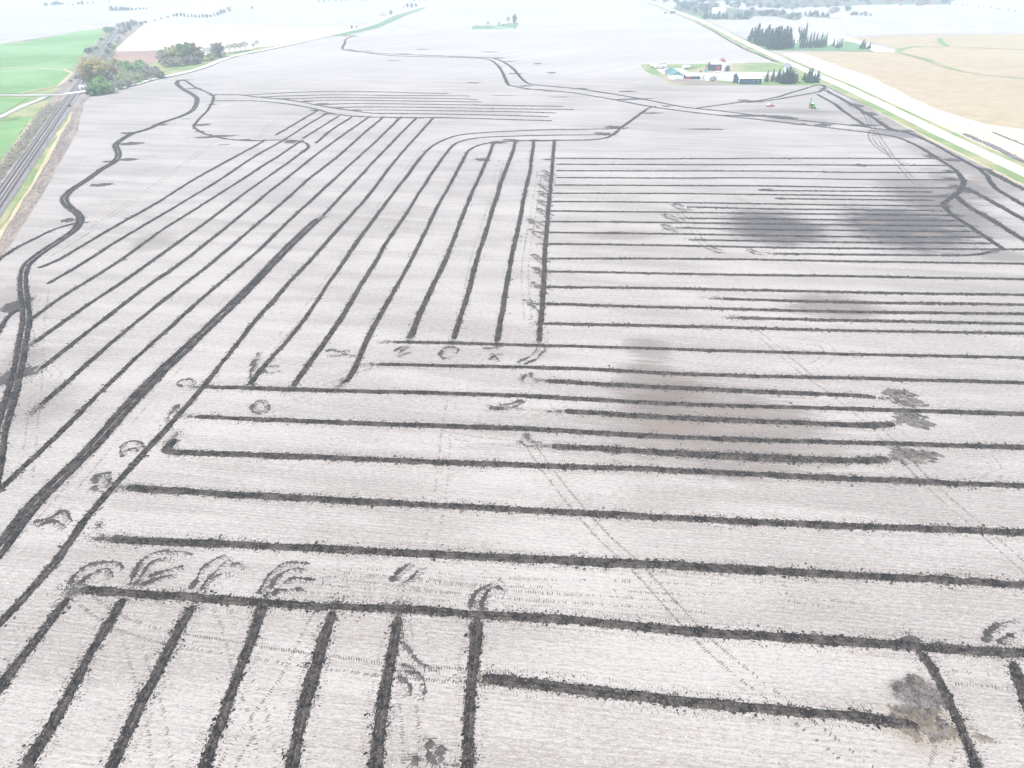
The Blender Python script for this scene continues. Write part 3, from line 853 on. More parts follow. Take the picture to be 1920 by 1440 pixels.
trench([(600, 410), (590, 416), (575, 430), (530, 473), (467, 540), (383, 620), (300, 700), (233, 770), (167, 844), (83, 927), (53, 960), (0, 1032), (-50, 1095)],
       "broad double trench with pale strip down its middle, widest of the slanting fan", hw=1.05, double=0.80, open1=True)
for p, l in [([(596, 207.5), (560, 228), (516, 254)], "short slanting trench at the top of fan, the one highest up its joining line"),
             ([(636, 217), (600, 240), (567, 260)], "short slanting trench at the top of fan ending just above the hooked trench"),
             ([(660, 219.5), (620, 245), (592, 269)], "short slanting trench at the top of fan ending beside the hooked trench tip")]:
    trench(p, l, hw=1.1)
trench([(924, 267.5), (960, 264.7), (1035, 263.2), (1100, 262.6), (1132, 259.5), (1150, 252.5), (1167, 237.5), (1185, 225), (1205, 210), (1220, 201), (1231, 200)],
       "dark trench rising in an s-bend from the upright trenches to the far double line", hw=1.25,
       spreads=[(1136, 251, 14, 2), (1152, 239, 18, 3, -8), (1218, 212, 26, 1.6, 5), (955, 262, 14, 1.4), (1015, 264, 14, 1.2), (938, 268, 14, 1.6)])
# upright trenches
for p, l in [([(925, 269), (912, 302), (880, 372), (839, 480), (800, 560), (767, 635)], "nearly upright trench touching the dark oval soil patch, ending at a ring-shaped swirl"),
             ([(966, 266), (960, 290), (942, 335), (917, 417), (897, 480), (873, 563), (851, 636)], "nearly upright trench, second of the four beside the ladder of cross trenches"),
             ([(1001, 264.5), (995, 310), (980, 385), (960, 480), (945, 557), (931, 641)], "nearly upright trench just before the one that the cross trenches meet"),
             ([(1039, 264.5), (1035, 320), (1027, 405), (1022, 480), (1017, 557), (1010, 641)], "upright trench that the ladder of cross trenches runs into at its ends")]:
    e = l.startswith("nearly upright trench touching")
    trench(p, l, hw=1.1, spreads=[(905, 299, 17, 3.5, -4)] if e else ())

# ladder of cross trenches
LONG = [
    [(1041, 297), (1240, 298), (1440, 297), (1600, 297.3), (1762, 297.6)],
    [(1042, 308), (1240, 309), (1440, 309), (1600, 310), (1785, 310.5)],
    [(1042, 320.3), (1240, 320.6), (1440, 321), (1620, 323.5), (1792, 324)],
    [(1042, 333), (1240, 334), (1440, 334), (1600, 336.5), (1800, 338)],
    [(1038, 347), (1240, 348), (1440, 349), (1600, 351.5), (1787, 353)],
    [(1038, 362.5), (1240, 363), (1440, 365), (1600, 367), (1757, 368.3)],
    [(1037, 378), (1240, 379.5), (1440, 382.5), (1600, 385), (1767, 386.4)],
    [(1033, 395.7), (1240, 398), (1440, 400.5), (1600, 402), (1785, 404)],
    [(1030, 415.5), (1240, 417.5), (1440, 420), (1600, 422), (1810, 424)],
    [(1030, 436), (1240, 438.6), (1440, 442), (1600, 444), (1840, 445.2)],
    [(1028, 457.5), (1240, 460), (1440, 464), (1600, 466), (1920, 468), (2020, 470)],
    [(1026, 485), (1280, 485.3), (1600, 490), (1920, 494.7), (2050, 497)],
    [(1024, 509), (1280, 513.7), (1600, 518.5), (1920, 523.5), (2060, 526)],
    [(1022, 538), (1280, 541.7), (1600, 548), (1920, 553), (2070, 556)],
    [(1020, 570), (1280, 577.3), (1600, 585), (1920, 589), (2080, 592)],
    [(1020, 607), (1280, 612.5), (1600, 620), (1920, 626), (2090, 630)],
]
for i, p in enumerate(LONG):
    trench(p, f"{ORD[i]} long level trench from the top in the ladder of cross trenches", open1=i >= 10, hw=1.05,
           spreads={1: [(1615, 310, 9, 3)], 3: [(1780, 335, 14, 2.5)], 2: [(1782, 321, 12, 2.5)], 0: [(1745, 293, 14, 3), (1026, 299, 8, 1.8)], 9: [(1150, 437, 40, 3)]}.get(i, ()))
for p, l in [([(1425, 356), (1440, 357), (1600, 358.8), (1747, 360)], "short ragged trench between the fifth and sixth long trenches of the ladder"),
             ([(1452, 372.5), (1600, 374.3), (1752, 375.6)], "short ragged trench between the sixth and seventh long trenches of the ladder"),
             ([(1302, 388.8), (1440, 391.7), (1600, 393.7), (1752, 395)], "short ragged trench between the seventh and eighth long trenches of the ladder"),
             ([(1287, 409.6), (1440, 410.8), (1600, 412.6), (1790, 414)], "short ragged trench between the eighth and ninth long trenches of the ladder"),
             ([(1280, 427.5), (1440, 430.5), (1600, 432.3), (1822, 434.3)], "short ragged trench between the ninth and tenth long trenches of the ladder"),
             ([(1307, 450), (1440, 452.3), (1600, 454.5), (1850, 456.5)], "short ragged trench between the tenth and eleventh long trenches of the ladder"),
             ([(1463, 476), (1600, 477.5), (1780, 479), (1830, 477.5), (1860, 472)], "ragged trench between the eleventh and twelfth long trenches of the ladder"),
             ([(1355, 560.7), (1600, 567), (1920, 571.3), (2080, 574)], "ragged trench between the fourteenth and fifteenth long trenches of the ladder"),
             ([(1383, 596), (1600, 601), (1920, 607.3), (2090, 611)], "ragged trench between the fifteenth and sixteenth long trenches of the ladder")]:
    p0 = p[0]
    trench(p, l, open1=p[-1][0] > 1930, hw=1.0, density=1.3, spreads=[(p0[0] + 14, p0[1], 9, 2 if p0[1] < 500 else 3)])
trench([(737, 641), (930, 645.5), (1100, 650), (1280, 655), (1600, 664.5), (1920, 671), (2100, 677)], "level trench running just below the feet of the four upright trenches", open1=True, hw=1.0)
trench([(708, 684), (950, 688.5), (1100, 692), (1280, 701), (1600, 710), (1920, 718), (2110, 724)], "level trench just above the hook-shaped tyre mark, passing over the grey stain's top", open1=True, hw=1.0)
trench([(1022, 714), (1060, 716), (1120, 720), (1280, 727.5), (1480, 736.5), (1600, 741.5), (1642, 746)], "ragged short trench from hook-shaped tyre mark to the upper bare soil patch", hw=1.15, density=1.5, spreads=[(1036, 716, 10, 2.5)])
trench([(375, 725.5), (500, 728.5), (640, 733.5), (800, 737), (960, 742), (1280, 758), (1600, 767), (1920, 776), (2110, 782)], "level trench that three slanting fan trenches end on", open1=True, hw=1.05)
trench([(1060, 772), (1085, 773), (1280, 784.5), (1480, 792), (1600, 797), (1645, 797), (1675, 794)], "ragged short trench ending at the middle bare soil patch", hw=1.25, density=1.5, spreads=[(1072, 772.5, 14, 4.5), (1030, 771.5, 5, 2)])
trench([(365, 782), (430, 785), (640, 792.5), (960, 803.5), (1280, 820), (1600, 830), (1920, 839), (2120, 845)], "level trench across the brownish grey stain, above the corner-hooked trench", open1=True, hw=1.1)
trench([(1035, 837), (1065, 838), (1130, 841), (1280, 851), (1480, 861), (1600, 863.5), (1635, 863), (1665, 860)], "ragged short trench ending at the lower bare soil patch", hw=1.2, density=1.6, spreads=[(1052, 838, 17, 5)])
trench([(325, 823), (318, 834), (312, 843), (330, 847.5), (400, 850.5), (640, 860), (960, 871), (1280, 883), (1600, 897.5), (1920, 911), (2140, 919)], "level trench with a short hooked corner at its railway end", open1=True, hw=1.1)
trench([(238, 914), (400, 926), (640, 938), (960, 955.5), (1280, 972), (1600, 985.5), (1920, 999), (2160, 1009)], "long level trench below the hook-cornered one, starting from the straight slanting trench", open1=True, hw=1.1, spreads=[(240, 915, 14, 8, 0, 'track')])
trench([(203, 1011), (300, 1015), (427, 1021), (640, 1031.5), (960, 1047), (1280, 1062), (1600, 1078), (1920, 1098), (2180, 1112)], "long level trench passing just above the row of curled tyre marks", open1=True, hw=1.1, spreads=[(190, 1010, 16, 7, 0, 'track'), (185, 985, 10, 9, 0, 'track')])
trench([(150, 1105), (240, 1113.5), (400, 1124.5), (640, 1139.5), (740, 1144), (900, 1155), (1040, 1161), (1280, 1183), (1500, 1197), (1700, 1211), (1800, 1217), (1920, 1223), (2200, 1240)], "long level trench that the row of curled tyre marks springs from", open1=True, hw=1.1,
       spreads=[(1710, 1200, 22, 9), (140, 1110, 20, 13, 0, 'track')])
trench([(905, 1272), (1040, 1286), (1160, 1300), (1280, 1316), (1500, 1336), (1600, 1344), (1722, 1362)], "slightly tilted trench at the bottom running into the yellowish clay patch", hw=1.05, spreads=[(898, 1270, 10, 7, 0, 'clay')])
# steep trenches along the bottom
BOT = [
    [(128, 1122), (67, 1200), (0, 1287), (-60, 1365)],
    [(230, 1123), (180, 1207), (123, 1313), (47, 1440), (-20, 1550)],
    [(361, 1136), (317, 1217), (267, 1313), (207, 1440), (150, 1560)],
    [(494, 1130), (467, 1210), (423, 1323), (380, 1440), (338, 1560)],
    [(623, 1147), (597, 1233), (570, 1327), (547, 1440), (520, 1560)],
    [(745, 1157), (730, 1243), (715, 1343), (702, 1440), (688, 1560)],
    [(894, 1160), (888, 1260), (880, 1360), (877, 1440), (874, 1560)],
]
for i, p in enumerate(BOT):
    trench(p, f"{ORD[i]} steep trench at the bottom, counted from the railway side", open1=True, hw=1.05, density=1.15)
trench([(1722, 1219), (1757, 1270), (1790, 1337), (1813, 1390), (1833, 1440), (1868, 1560)], "steep trench cutting through the yellowish clay patch at the bottom corner", open1=True, hw=0.95, spreads=[(1745, 1243, 14, 12, 0, 'track')])
trench([(1898, 1240), (1915, 1285), (1945, 1360), (1980, 1450)], "short steep trench at the picture edge beside the clay patch", open1=True, hw=1.0)

# far and roadside lines
trench([(668, 66.5), (650, 73), (646, 82), (642, 91), (652, 95), (665, 96.5), (710, 100), (767, 102.5), (830, 105), (880, 107), (905, 108), (925, 109.5), (942, 115), (960, 127), (972, 140), (982, 151), (992, 157), (1010, 160),
        (1085, 167), (1147, 176), (1210, 187), (1272, 199), (1295, 202.5), (1350, 208), (1440, 219), (1515, 227), (1615, 237), (1640, 241), (1690, 247), (1715, 254), (1752, 271), (1790, 292), (1827, 312), (1840, 320), (1852, 331), (1865, 350), (1890, 367), (1920, 385), (1990, 425)],
       "upper of two parallel far trenches winding across the whole field to the gravel road", hw=1.6, open1=True, density=0.8,
       spreads=[(658, 67.3, 14, .8), (688, 95.5, 12, .6), (755, 101, 16, .7), (935, 108.5, 12, 1.2), (955, 115, 14, .9), (965, 138, 16, 1), (985, 161, 14, 1.5), (1090, 166.5, 14, 1.4), (1185, 186, 36, 1.6, 7), (1250, 199, 10, 1.3), (1420, 217, 60, 2.5, -3), (1470, 221, 26, 3), (1545, 234, 20, 3),
                (1620, 235, 36, 2.5), (1700, 246, 16, 2), (1848, 318, 16, 3.5)])
trench([(652, 92), (675, 97), (730, 104), (817, 107), (880, 108.5), (917, 112), (932, 122), (942, 136), (952, 157), (960, 161), (997, 167.3), (1060, 172.5), (1110, 180), (1155, 187.5), (1217, 199.5), (1302, 211), (1440, 226.3), (1515, 235), (1615, 247), (1665, 254), (1690, 260), (1727, 277), (1762, 300), (1790, 318), (1802, 332), (1806, 345),
        (1795, 362), (1775, 377), (1770, 385), (1782, 400), (1815, 422), (1852, 447), (1885, 470)],
       "lower of two parallel far trenches, bending sharply round the ends of the ladder", hw=1.55, density=0.8, spreads=[(1000, 167.5, 20, .8), (1030, 171, 12, .7), (1500, 233, 16, 1.8), (1795, 350, 18, 5), (1775, 368, 16, 4), (1812, 358, 16, 4), (1785, 300, 18, 3.5), (1310, 212, 10, 1)])
trench([(1810, 352), (1838, 366), (1865, 381), (1920, 412), (1990, 452)], "slanting trench from the ladder's corner towards the gravel road, upper of its pair", open1=True, hw=1.8)
trench([(1792, 367), (1815, 387), (1865, 416), (1920, 450), (1990, 493)], "slanting trench from the ladder's corner towards the gravel road, lower of its pair", open1=True, hw=1.8)
trench([(1853, 321), (1890, 340), (1920, 355), (1990, 392)], "short dark trench hugging the gravel road's verge at the picture edge", open1=True, hw=2.0)
trench([(1305, 203), (1380, 193), (1440, 186), (1490, 172), (1527, 161), (1541, 160)], "trench running up to the farm trees, upper side of a narrow loop", hw=1.35, spreads=[(1405, 189.5, 22, 1.2), (1395, 187.5, 12, .9), (1540, 160, 8, .8)])
trench([(1541, 160.5), (1546, 164.5), (1535, 172), (1515, 176), (1440, 189), (1400, 192)], "trench curving back from the farm trees, lower side of a narrow loop", hw=1.35, spreads=[(1543, 166, 7, 2)])
trench([(1532, 177), (1565, 195), (1577, 205), (1627, 239)], "straight dark trench from narrow loop down past the green tractor", hw=1.4)
trench([(1547, 169), (1590, 192), (1615, 207), (1640, 222), (1670, 242), (1692, 247)], "broad smeared trench alongside the gravel road below the farm trees", hw=2.0, height=0.6, spreads=[(1605, 198, 16, 4), (1630, 213, 14, 4)])
trench([(1305, 42), (1335, 57), (1360, 72), (1397, 92), (1440, 110), (1456, 117)], "dark furrow edging the far field beside the gravel road above the farm", hw=2.0, height=0.7)
trench([(1808, 250), (1835, 262), (1870, 277), (1920, 303), (1990, 336)], "grey trench strip in the tan field across the gravel road", hw=2.2, height=0.6, open1=True, soil='scrape')
trench([(1862, 247), (1885, 257), (1920, 271), (1990, 300)], "thin dark line in the tan field beyond the grey trench strip", hw=0.7, height=0.5, open1=True, soil='scrape')

# loose patches of soil lying by themselves
GS = "separate patches of dark soil on the pale field"
def patch(px, py, rx, ry, label, mat='smear', ang=0.0, hi=0.12, edge=0.22, more=()):
    rng = rngn()
    c = gp(px, py)
    mb = MB()
    mats = [M[mat]]
    if more:
        # churned ground: many small streaky smears and crumbs in several soils
        mats = [M['scrape'], M['smear'], M['clay'], M['mark']]
        wts = (0.15, 0.1, 0.55, 0.2) if mat == 'clay' else (0.42, 0.26, 0.12, 0.2)
        els = [(px, py, rx, ry, ang)] + [tuple(e[:4]) + ((e[4],) if len(e) > 4 else (0.0,)) for e in more]
        for (ex, ey, erx, ery, ea) in els:
            ec = gp(ex, ey)
            eax, eay = px_w(ey, erx), abs((gp(ex, ey - ery) - gp(ex, ey + ery))[1]) / 2
            for q in range(int(26 + eax * eay * 2.2)):
                th, rr = rng.uniform(0, 6.28), rng.uniform(0, 1) ** 0.6
                p = ec + np.array((math.cos(th) * rr * eax, math.sin(th) * rr * eay))
                spread(mb, p[0], p[1], rng.uniform(0.3, 1.0), rng.uniform(0.2, 0.55), rng, R(ea - 25 + rng.normal(0, 40)), rng.uniform(0.03, 0.12), int(rng.choice(4, p=wts)), 0.9, ground=True, edge=0.4)
    else:
        spread(mb, px, py, rx, ry, rng, R(ang), hi, 0, 1.0, edge=edge)
    for v in mb.v: v[:, :2] -= c
    o = mb.build("soil_patch", mats, None, (c[0], c[1], 0))
    return tag(o, label, "soil patch", GS)
patch(1327, 242.3, 38, 1.5, "long thin dark streak above the ladder, below the far double trench", ang=-3)
patch(1176, 171.5, 18, 1.3, "dark streak just above the upper far trench, below the farmyard", ang=-8)
patch(1048, 182, 18, .6, "pale thin streak between the far bundle and the lower far trench")
patch(1008, 119.5, 8, 1.2, "small dark patch beside the upper far trench, the farther of two")
patch(1034, 136.5, 8, 1.4, "small dark patch beside the upper far trench, the nearer of two")
patch(793, 92.6, 13, .7, "dark streak above the middle of the far double trench")
patch(918, 97.4, 17, .7, "dark streak above the bend of the far double trench")
patch(737, 113.8, 14, .5, "faint streak just below the far double trench")
patch(888, 155, 15, 1.1, "lone dark streak in the open field above the far bundle")
patch(945, 179.2, 22, .5, "thin streak at the open end of the far bundle of trenches")
patch(190, 347, 22, 3.6, "ragged dark streak between the winding trench and the first slanting trench", ang=10)
patch(418, 271.5, 13, 1.2, "small brown streak below the second winding trench", 'track')
patch(347, 223, 10, .9, "faint small streak beside the upper bend of the winding trench", 'track')
patch(1693, 746, 34, 17, "rounded grey bare soil patch, uppermost of three in a column", 'scrape', -14, 0.2, 0.16, more=[(1672, 738, 14, 7), (1710, 757, 26, 9)])
patch(1710, 786, 30, 14, "grey and yellowish bare soil patch, middle of three in a column", 'scrape', -10, 0.2, 0.16, more=[(1697, 783, 17, 10), (1726, 794, 22, 9, -25)])
patch(1712, 857, 44, 14, "heaped grey and yellowish bare soil patch, lowest of three in a column", 'scrape', -6, 0.25, 0.16, more=[(1694, 850, 22, 11), (1735, 852, 28, 9, -16)])
patch(1730, 1362, 46, 26, "yellowish clay patch by the bottom corner, crossed by a steep trench", 'clay', -5, 0.16, 0.22, more=[(1700, 1352, 30, 16), (1765, 1372, 24, 12), (1714, 1335, 40, 14)])
patch(1720, 1302, 40, 16, "wet grey scraped patch above the yellowish clay", 'scrape', -10, 0.12, 0.25, more=[(1735, 1315, 34, 9, -8), (1700, 1290, 22, 6), (1718, 1275, 6, 6)])
patch(1845, 1385, 22, 8, "small clay crumb patch beside the steep trench at the bottom corner", 'clay', -15, 0.1)

# ------------------------------------------------------------------ tyre marks
GM = "curled tyre marks at trench ends"
def arcs(paths, label, base=True, w=0.42, dark=0.9, mat='mark'):
    w *= 1.3
    """curved wheel marks; every path is one wheel's trace"""
    rng = rngn()
    c = gp(*paths[0][0])
    root = empty("tyre_mark", (c[0], c[1], 0))
    tag(root, label, "tyre mark", GM)
    for p in paths:
        mb = MB()
        g = cr(gps(p), 12)
        g, s = resample(g, 0.22)
        w_ = w
        m_ = max(3, int(s[-1] / 1.6))
        g = g + frame(g)[1] * np.interp(s, np.linspace(0, s[-1], m_), rng.normal(0, 0.22, m_))[:, None]
        t, n = frame(g)
        k = len(g)
        L = s[-1]
        m_ = max(4, int(L / 1.1))
        inten = np.interp(s, np.linspace(0, L, m_), rng.uniform(0.25, 1.25, m_)) * np.clip(1.25 - 0.9 * s / L, 0.25, 1) * np.clip(s / 0.6 + 0.4, 0, 1)
        if base:
            # low uneven ridge of soil pushed aside by the tyre
            ww = w * 0.95 * np.clip(inten + rng.normal(0, 0.30, k), 0.0, 1.25)
            sh = w * 0.45
            v = np.zeros((k, 5, 3))
            for j, u in enumerate((1.0, 0.5, 0.0, -0.5, -1.0)):
                v[:, j, :2] = g + n * (sh + u * ww * (1 + rng.normal(0, 0.15, k)))[:, None]
                v[:, j, 2] = -0.03 if abs(u) == 1 else -0.03 + 0.13 * np.clip(inten, 0, 1) * rng.uniform(0.4, 1.5, k)
            idx = np.arange(k - 1)[:, None] * 5 + np.arange(4)[None]
            q = np.stack([idx, idx + 5, idx + 6, idx + 1], 2).reshape(-1, 4)
            mb.quads(v.reshape(-1, 3), q[:, ::-1], 1)
        lugrow(mb, g, s, -w * 0.35, rng, dark * 0.65, w * 2.2, 0.15, 0.05, 0.34, 0, skew=0.5)
        m2 = int(L * 34 * dark)
        ss = rng.uniform(0, L, m2)
        ss = ss[rng.random(m2) < np.interp(ss, s, np.clip(inten, 0, 1))]
        off = rng.normal(w * 0.15, w * 0.95, len(ss))
        cc = np.stack([np.interp(ss, s, g[:, j]) + np.interp(ss, s, n[:, j]) * off for j in (0, 1)] + [np.zeros(len(ss))], 1)
        sz = rng.uniform(0.03, 0.11, len(ss)) * (1 + (np.hypot(*c) > 250) * 0.6)
        h_ = rng.random(len(ss)) < 0.45
        clods(mb, cc[h_], sz[h_], rng, 1)
        clods(mb, cc[~h_], sz[~h_], rng, 0)
        for v in mb.v: v[:, :2] -= c
        mb.build("wheel_print", [M[mat], M['smear']], root)['kind'] = 'stuff'
    return root
arcs([[(132, 1096), (138, 1080), (158, 1066), (182, 1059), (205, 1057), (219, 1060), (232, 1072)], [(148, 1098), (160, 1084), (178, 1072), (196, 1068), (204, 1072), (210, 1084)]], "curled tyre mark at the railway end of the lowest long level trench")
arcs([[(246, 1098), (252, 1075), (268, 1052), (290, 1039), (315, 1033), (335, 1036), (356, 1046)], [(254, 1098), (268, 1078), (278, 1062), (296, 1050), (315, 1046), (330, 1055)], [(275, 1082), (300, 1074), (322, 1068), (345, 1062)], [(262, 1102), (285, 1092), (305, 1085), (330, 1082)]],
     "largest curled tyre mark, four arcs fanning above the lowest long level trench")
arcs([[(364, 1106), (374, 1084), (384, 1066), (400, 1052), (425, 1039)], [(378, 1108), (392, 1086), (410, 1072), (428, 1056), (440, 1046)], [(395, 1090), (412, 1080), (432, 1077), (446, 1084)], [(432, 1064), (448, 1060), (464, 1065)]], "curled tyre mark like a claw, between the largest one and the four-pronged one")
arcs([[(488, 1114), (497, 1092), (510, 1075), (530, 1060), (550, 1055), (582, 1055)], [(512, 1106), (520, 1088), (536, 1076), (555, 1069), (576, 1070)], [(530, 1096), (545, 1087), (575, 1089), (610, 1094)], [(514, 1118), (518, 1108), (540, 1108), (560, 1106), (576, 1113)]], "four-pronged curled tyre mark above the steep trench with double top")
arcs([[(737, 1092), (745, 1082), (760, 1070), (776, 1056)], [(748, 1097), (765, 1092), (782, 1078), (796, 1063)]], "short slanting pair of tyre marks between the two lowest long level trenches", w=0.5)
arcs([[(882, 1142), (886, 1124), (896, 1108), (915, 1098), (940, 1089)], [(903, 1146), (907, 1128), (917, 1113), (932, 1104), (950, 1108)]], "curled tyre mark shaped like a cane above the seventh steep trench")
arcs([[(750, 1185), (757, 1208), (770, 1230), (785, 1245), (805, 1254), (828, 1256)], [(745, 1258), (765, 1262), (785, 1268), (792, 1290), (790, 1320)], [(738, 1270), (752, 1280), (765, 1290), (768, 1305)], [(750, 1250), (775, 1256), (790, 1262)]], "crossing tyre marks between the sixth and seventh steep trenches", w=0.38)
arcs([[(812, 1390), (800, 1402), (806, 1425), (820, 1438), (850, 1446)], [(780, 1415), (775, 1430), (785, 1450)], [(822, 1396), (826, 1418), (838, 1434), (862, 1440)]], "dark ribbed tyre mark at the bottom edge beside the seventh steep trench", w=0.6)
arcs([[(1848, 1205), (1852, 1190), (1865, 1180), (1885, 1170), (1915, 1166)], [(1875, 1210), (1885, 1196), (1902, 1188), (1930, 1184)]], "curled tyre mark at the picture edge above the lowest long level trench")
arcs([[(985, 700), (978, 708), (982, 716), (1000, 720)], [(992, 698), (996, 708), (1008, 712)]], "hook-shaped tyre mark beside the start of a ragged short trench", w=0.5)
arcs([[(985, 812), (985, 822), (995, 830), (1018, 832)], [(975, 826), (985, 836), (1010, 839)]], "l-shaped tyre mark beside the lowest ragged short trench", w=0.5)
arcs([[(985, 750), (965, 762), (945, 764), (910, 757)], [(980, 748), (955, 756), (935, 758)], [(915, 766), (950, 769), (985, 766)]], "feathered tyre marks below the trench that fan trenches end on", w=0.45, dark=0.7)
arcs([[(490, 775), (478, 772), (474, 762), (482, 753), (495, 752), (502, 762), (498, 772), (484, 776)]], "ring-shaped tyre mark hanging below a slanting trench's foot", w=0.55)
arcs([[(480, 726), (470, 712), (475, 692), (490, 670)], [(482, 698), (500, 690), (525, 688)], [(468, 688), (476, 680), (486, 660)], [(484, 690), (505, 700), (525, 695)]], "spiky tyre mark on the foot of a bending fan trench", w=0.5, dark=0.8)
arcs([[(838, 672), (828, 664), (830, 655), (845, 651), (855, 658), (850, 668), (838, 673)]], "small ring-shaped tyre mark under the upright trenches", w=0.55)
arcs([[(742, 660), (755, 652), (772, 650)], [(748, 670), (760, 664), (772, 660)], [(745, 668), (756, 656), (764, 648)]], "small scratchy tyre mark under the foot of a nearly upright trench", w=0.45)
arcs([[(918, 676), (930, 668), (945, 662)], [(920, 662), (932, 672), (938, 678)], [(905, 654), (925, 652), (940, 650)]], "star-shaped small tyre mark beside the sweeping double arc", w=0.45)
arcs([[(970, 680), (990, 672), (1005, 660), (1012, 650)], [(985, 684), (1005, 675), (1020, 660), (1025, 650)]], "sweeping double arc of tyre marks under the ladder's upright trench", w=0.4, dark=0.7)
arcs([[(612, 660), (622, 656), (634, 660), (645, 660)], [(612, 668), (630, 668), (650, 664), (665, 670)], [(640, 663), (650, 657), (656, 660)]], "eye-shaped tyre mark between two slanting fan trenches", w=0.45)
arcs([[(345, 725), (340, 716), (352, 712), (364, 716), (360, 724)]], "small looped tyre mark where a level trench meets the straight slanting trench", w=0.45)
arcs([[(330, 765), (318, 772), (312, 785), (320, 792)], [(332, 758), (325, 768), (330, 775)]], "scuffed tyre mark just above the corner-hooked trench", w=0.5)
arcs([[(236, 855), (232, 838), (246, 830), (262, 834), (268, 842)], [(238, 848), (250, 842), (258, 848)]], "looped tyre mark beside straight slanting trench, above the double-lobed one", w=0.5)
arcs([[(186, 905), (182, 895), (194, 890), (203, 892), (200, 905), (192, 915)], [(172, 912), (180, 920), (192, 925)], [(196, 898), (204, 908), (210, 912)]], "double-lobed tyre mark beside the straight slanting trench", w=0.55)
arcs([[(60, 985), (85, 978), (105, 970), (118, 962), (128, 972), (138, 978)], [(70, 990), (95, 980), (110, 985), (120, 992)]], "wing-shaped tyre mark between broad double trench and straight slanting trench", w=0.5)
for i, (x, y) in enumerate([(1018, 322), (1014, 331), (1010, 347), (1010, 361), (1008, 377), (1007, 394), (990, 413), (993, 432), (996, 481), (1000, 505), (997, 532), (985, 566)]):
    k = 1 + (y - 300) / 500
    arcs([[(x, y), (x + 6 * k, y + 2 * k), (x + 14 * k, y + 3 * k), (x + 26 * k, y + 9 * k)], [(x + 2 * k, y + 3 * k), (x + 10 * k, y + 7 * k), (x + 20 * k, y + 14 * k)], [(x - 2 * k, y - 1 * k), (x + 4 * k, y - 2 * k), (x + 9 * k, y + 1 * k)]],
         f"{ORD[i]} scratchy tyre mark from the top beside the ladder's upright trench", w=0.5, dark=0.8)
for x, y, l in [(1263, 386, "square looped tyre mark at the start of a ragged ladder trench"), (1246, 405, "tailed tyre mark above another at the starts of ragged ladder trenches"), (1240, 424, "tailed tyre mark, lower of two at the starts of ragged ladder trenches")]:
    arcs([[(x - 3, y - 1), (x + 6, y - 3), (x + 14, y - 1), (x + 18, y + 3)], [(x, y), (x + 8, y + 5), (x + 25, y + 7), (x + 40, y + 8)], [(x + 4, y + 4), (x + 18, y + 8), (x + 30, y + 13)]], l, w=0.5, dark=0.8)
arcs([[(1320, 463), (1330, 468), (1345, 473), (1370, 476)], [(1330, 462), (1340, 466), (1355, 470)]], "curving tyre mark below the eleventh long ladder trench", w=0.5, dark=0.8)
arcs([[(1405, 466), (1415, 471), (1430, 474), (1445, 474)], [(1400, 468), (1412, 475), (1435, 478)]], "small curved tyre mark at the start of the ragged trench under the stain", w=0.45, dark=0.8)

def wheel_path(px, gauge=2.0, prob=0.5, label=None, ln=0.55, mat='wheel', pitch=0.36, th=0.16):
    rng = rngn()
    g = cr(gps(px), 12)
    g, s = resample(g, 0.5)
    mb = MB()
    for sg in (-1, 1):
        far = np.hypot(*g[len(g) // 2]) > 200
        lugrow(mb, g, s, sg * gauge / 2, rng, min(1, prob + 0.2), ln * (1.3 if far else 1.1), th * (1.5 if far else 1.1), 0.045, pitch, skew=0.25 * sg)
    if mb.n:
        mb.build("wheel_path", M[mat])['kind'] = 'structure'
# the long diagonal wheel path, and fainter ones
wheel_path([(1385, 598), (1440, 640), (1500, 692), (1570, 742), (1650, 810), (1740, 905), (1860, 1010), (1950, 1090)], prob=0.6, th=.2)
wheel_path([(985, 820), (1010, 858), (1060, 925), (1130, 1005), (1190, 1060), (1250, 1125), (1330, 1210), (1440, 1300), (1560, 1395), (1660, 1475)], prob=0.85, th=.22)
wheel_path([(850, 740), (838, 800), (832, 860), (825, 930), (812, 1000), (805, 1030)], prob=0.3)
wheel_path([(160, 1125), (210, 1160), (290, 1190), (400, 1210), (560, 1235), (640, 1245), (740, 1258), (850, 1265), (1000, 1280)], prob=0.7, th=.2)
wheel_path([(240, 1180), (265, 1260), (290, 1340), (300, 1410), (310, 1480)], prob=0.45)
wheel_path([(410, 1130), (432, 1180), (455, 1270), (480, 1330), (500, 1420)], prob=0.4)
wheel_path([(600, 1150), (570, 1210), (540, 1270), (490, 1340), (440, 1410), (410, 1470)], prob=0.6)
wheel_path([(780, 1160), (790, 1210)], prob=0.7)
wheel_path([(640, 1080), (740, 1090), (860, 1105), (1000, 1118), (1200, 1130), (1320, 1140)], prob=0.5, gauge=1.6)
wheel_path([(600, 1075), (700, 1075), (800, 1078), (900, 1090), (1100, 1095)], prob=0.45, gauge=1.6)
wheel_path([(560, 1100), (640, 1108), (760, 1115), (860, 1120)], prob=0.45, gauge=1.6)
wheel_path([(1462, 1090), (1465, 1108), (1480, 1122), (1540, 1130), (1620, 1138)], prob=0.5, gauge=1.2)
wheel_path([(1440, 1100), (1300, 1105), (1150, 1098)], prob=0.3)
wheel_path([(1785, 1270), (1850, 1275), (1920, 1285)], prob=0.5)
wheel_path([(1780, 1390), (1768, 1420), (1755, 1470)], prob=0.7)
wheel_path([(760, 1300), (768, 1350), (772, 1420), (775, 1480)], prob=0.35)
wheel_path([(1850, 852), (1868, 880), (1850, 900), (1800, 905)], prob=0.4)
wheel_path([(1500, 640), (1540, 645), (1555, 660), (1540, 680), (1505, 690)], prob=0.4, gauge=2.6)
wheel_path([(1265, 392), (1285, 410), (1300, 430), (1320, 458), (1340, 470)], prob=0.6)
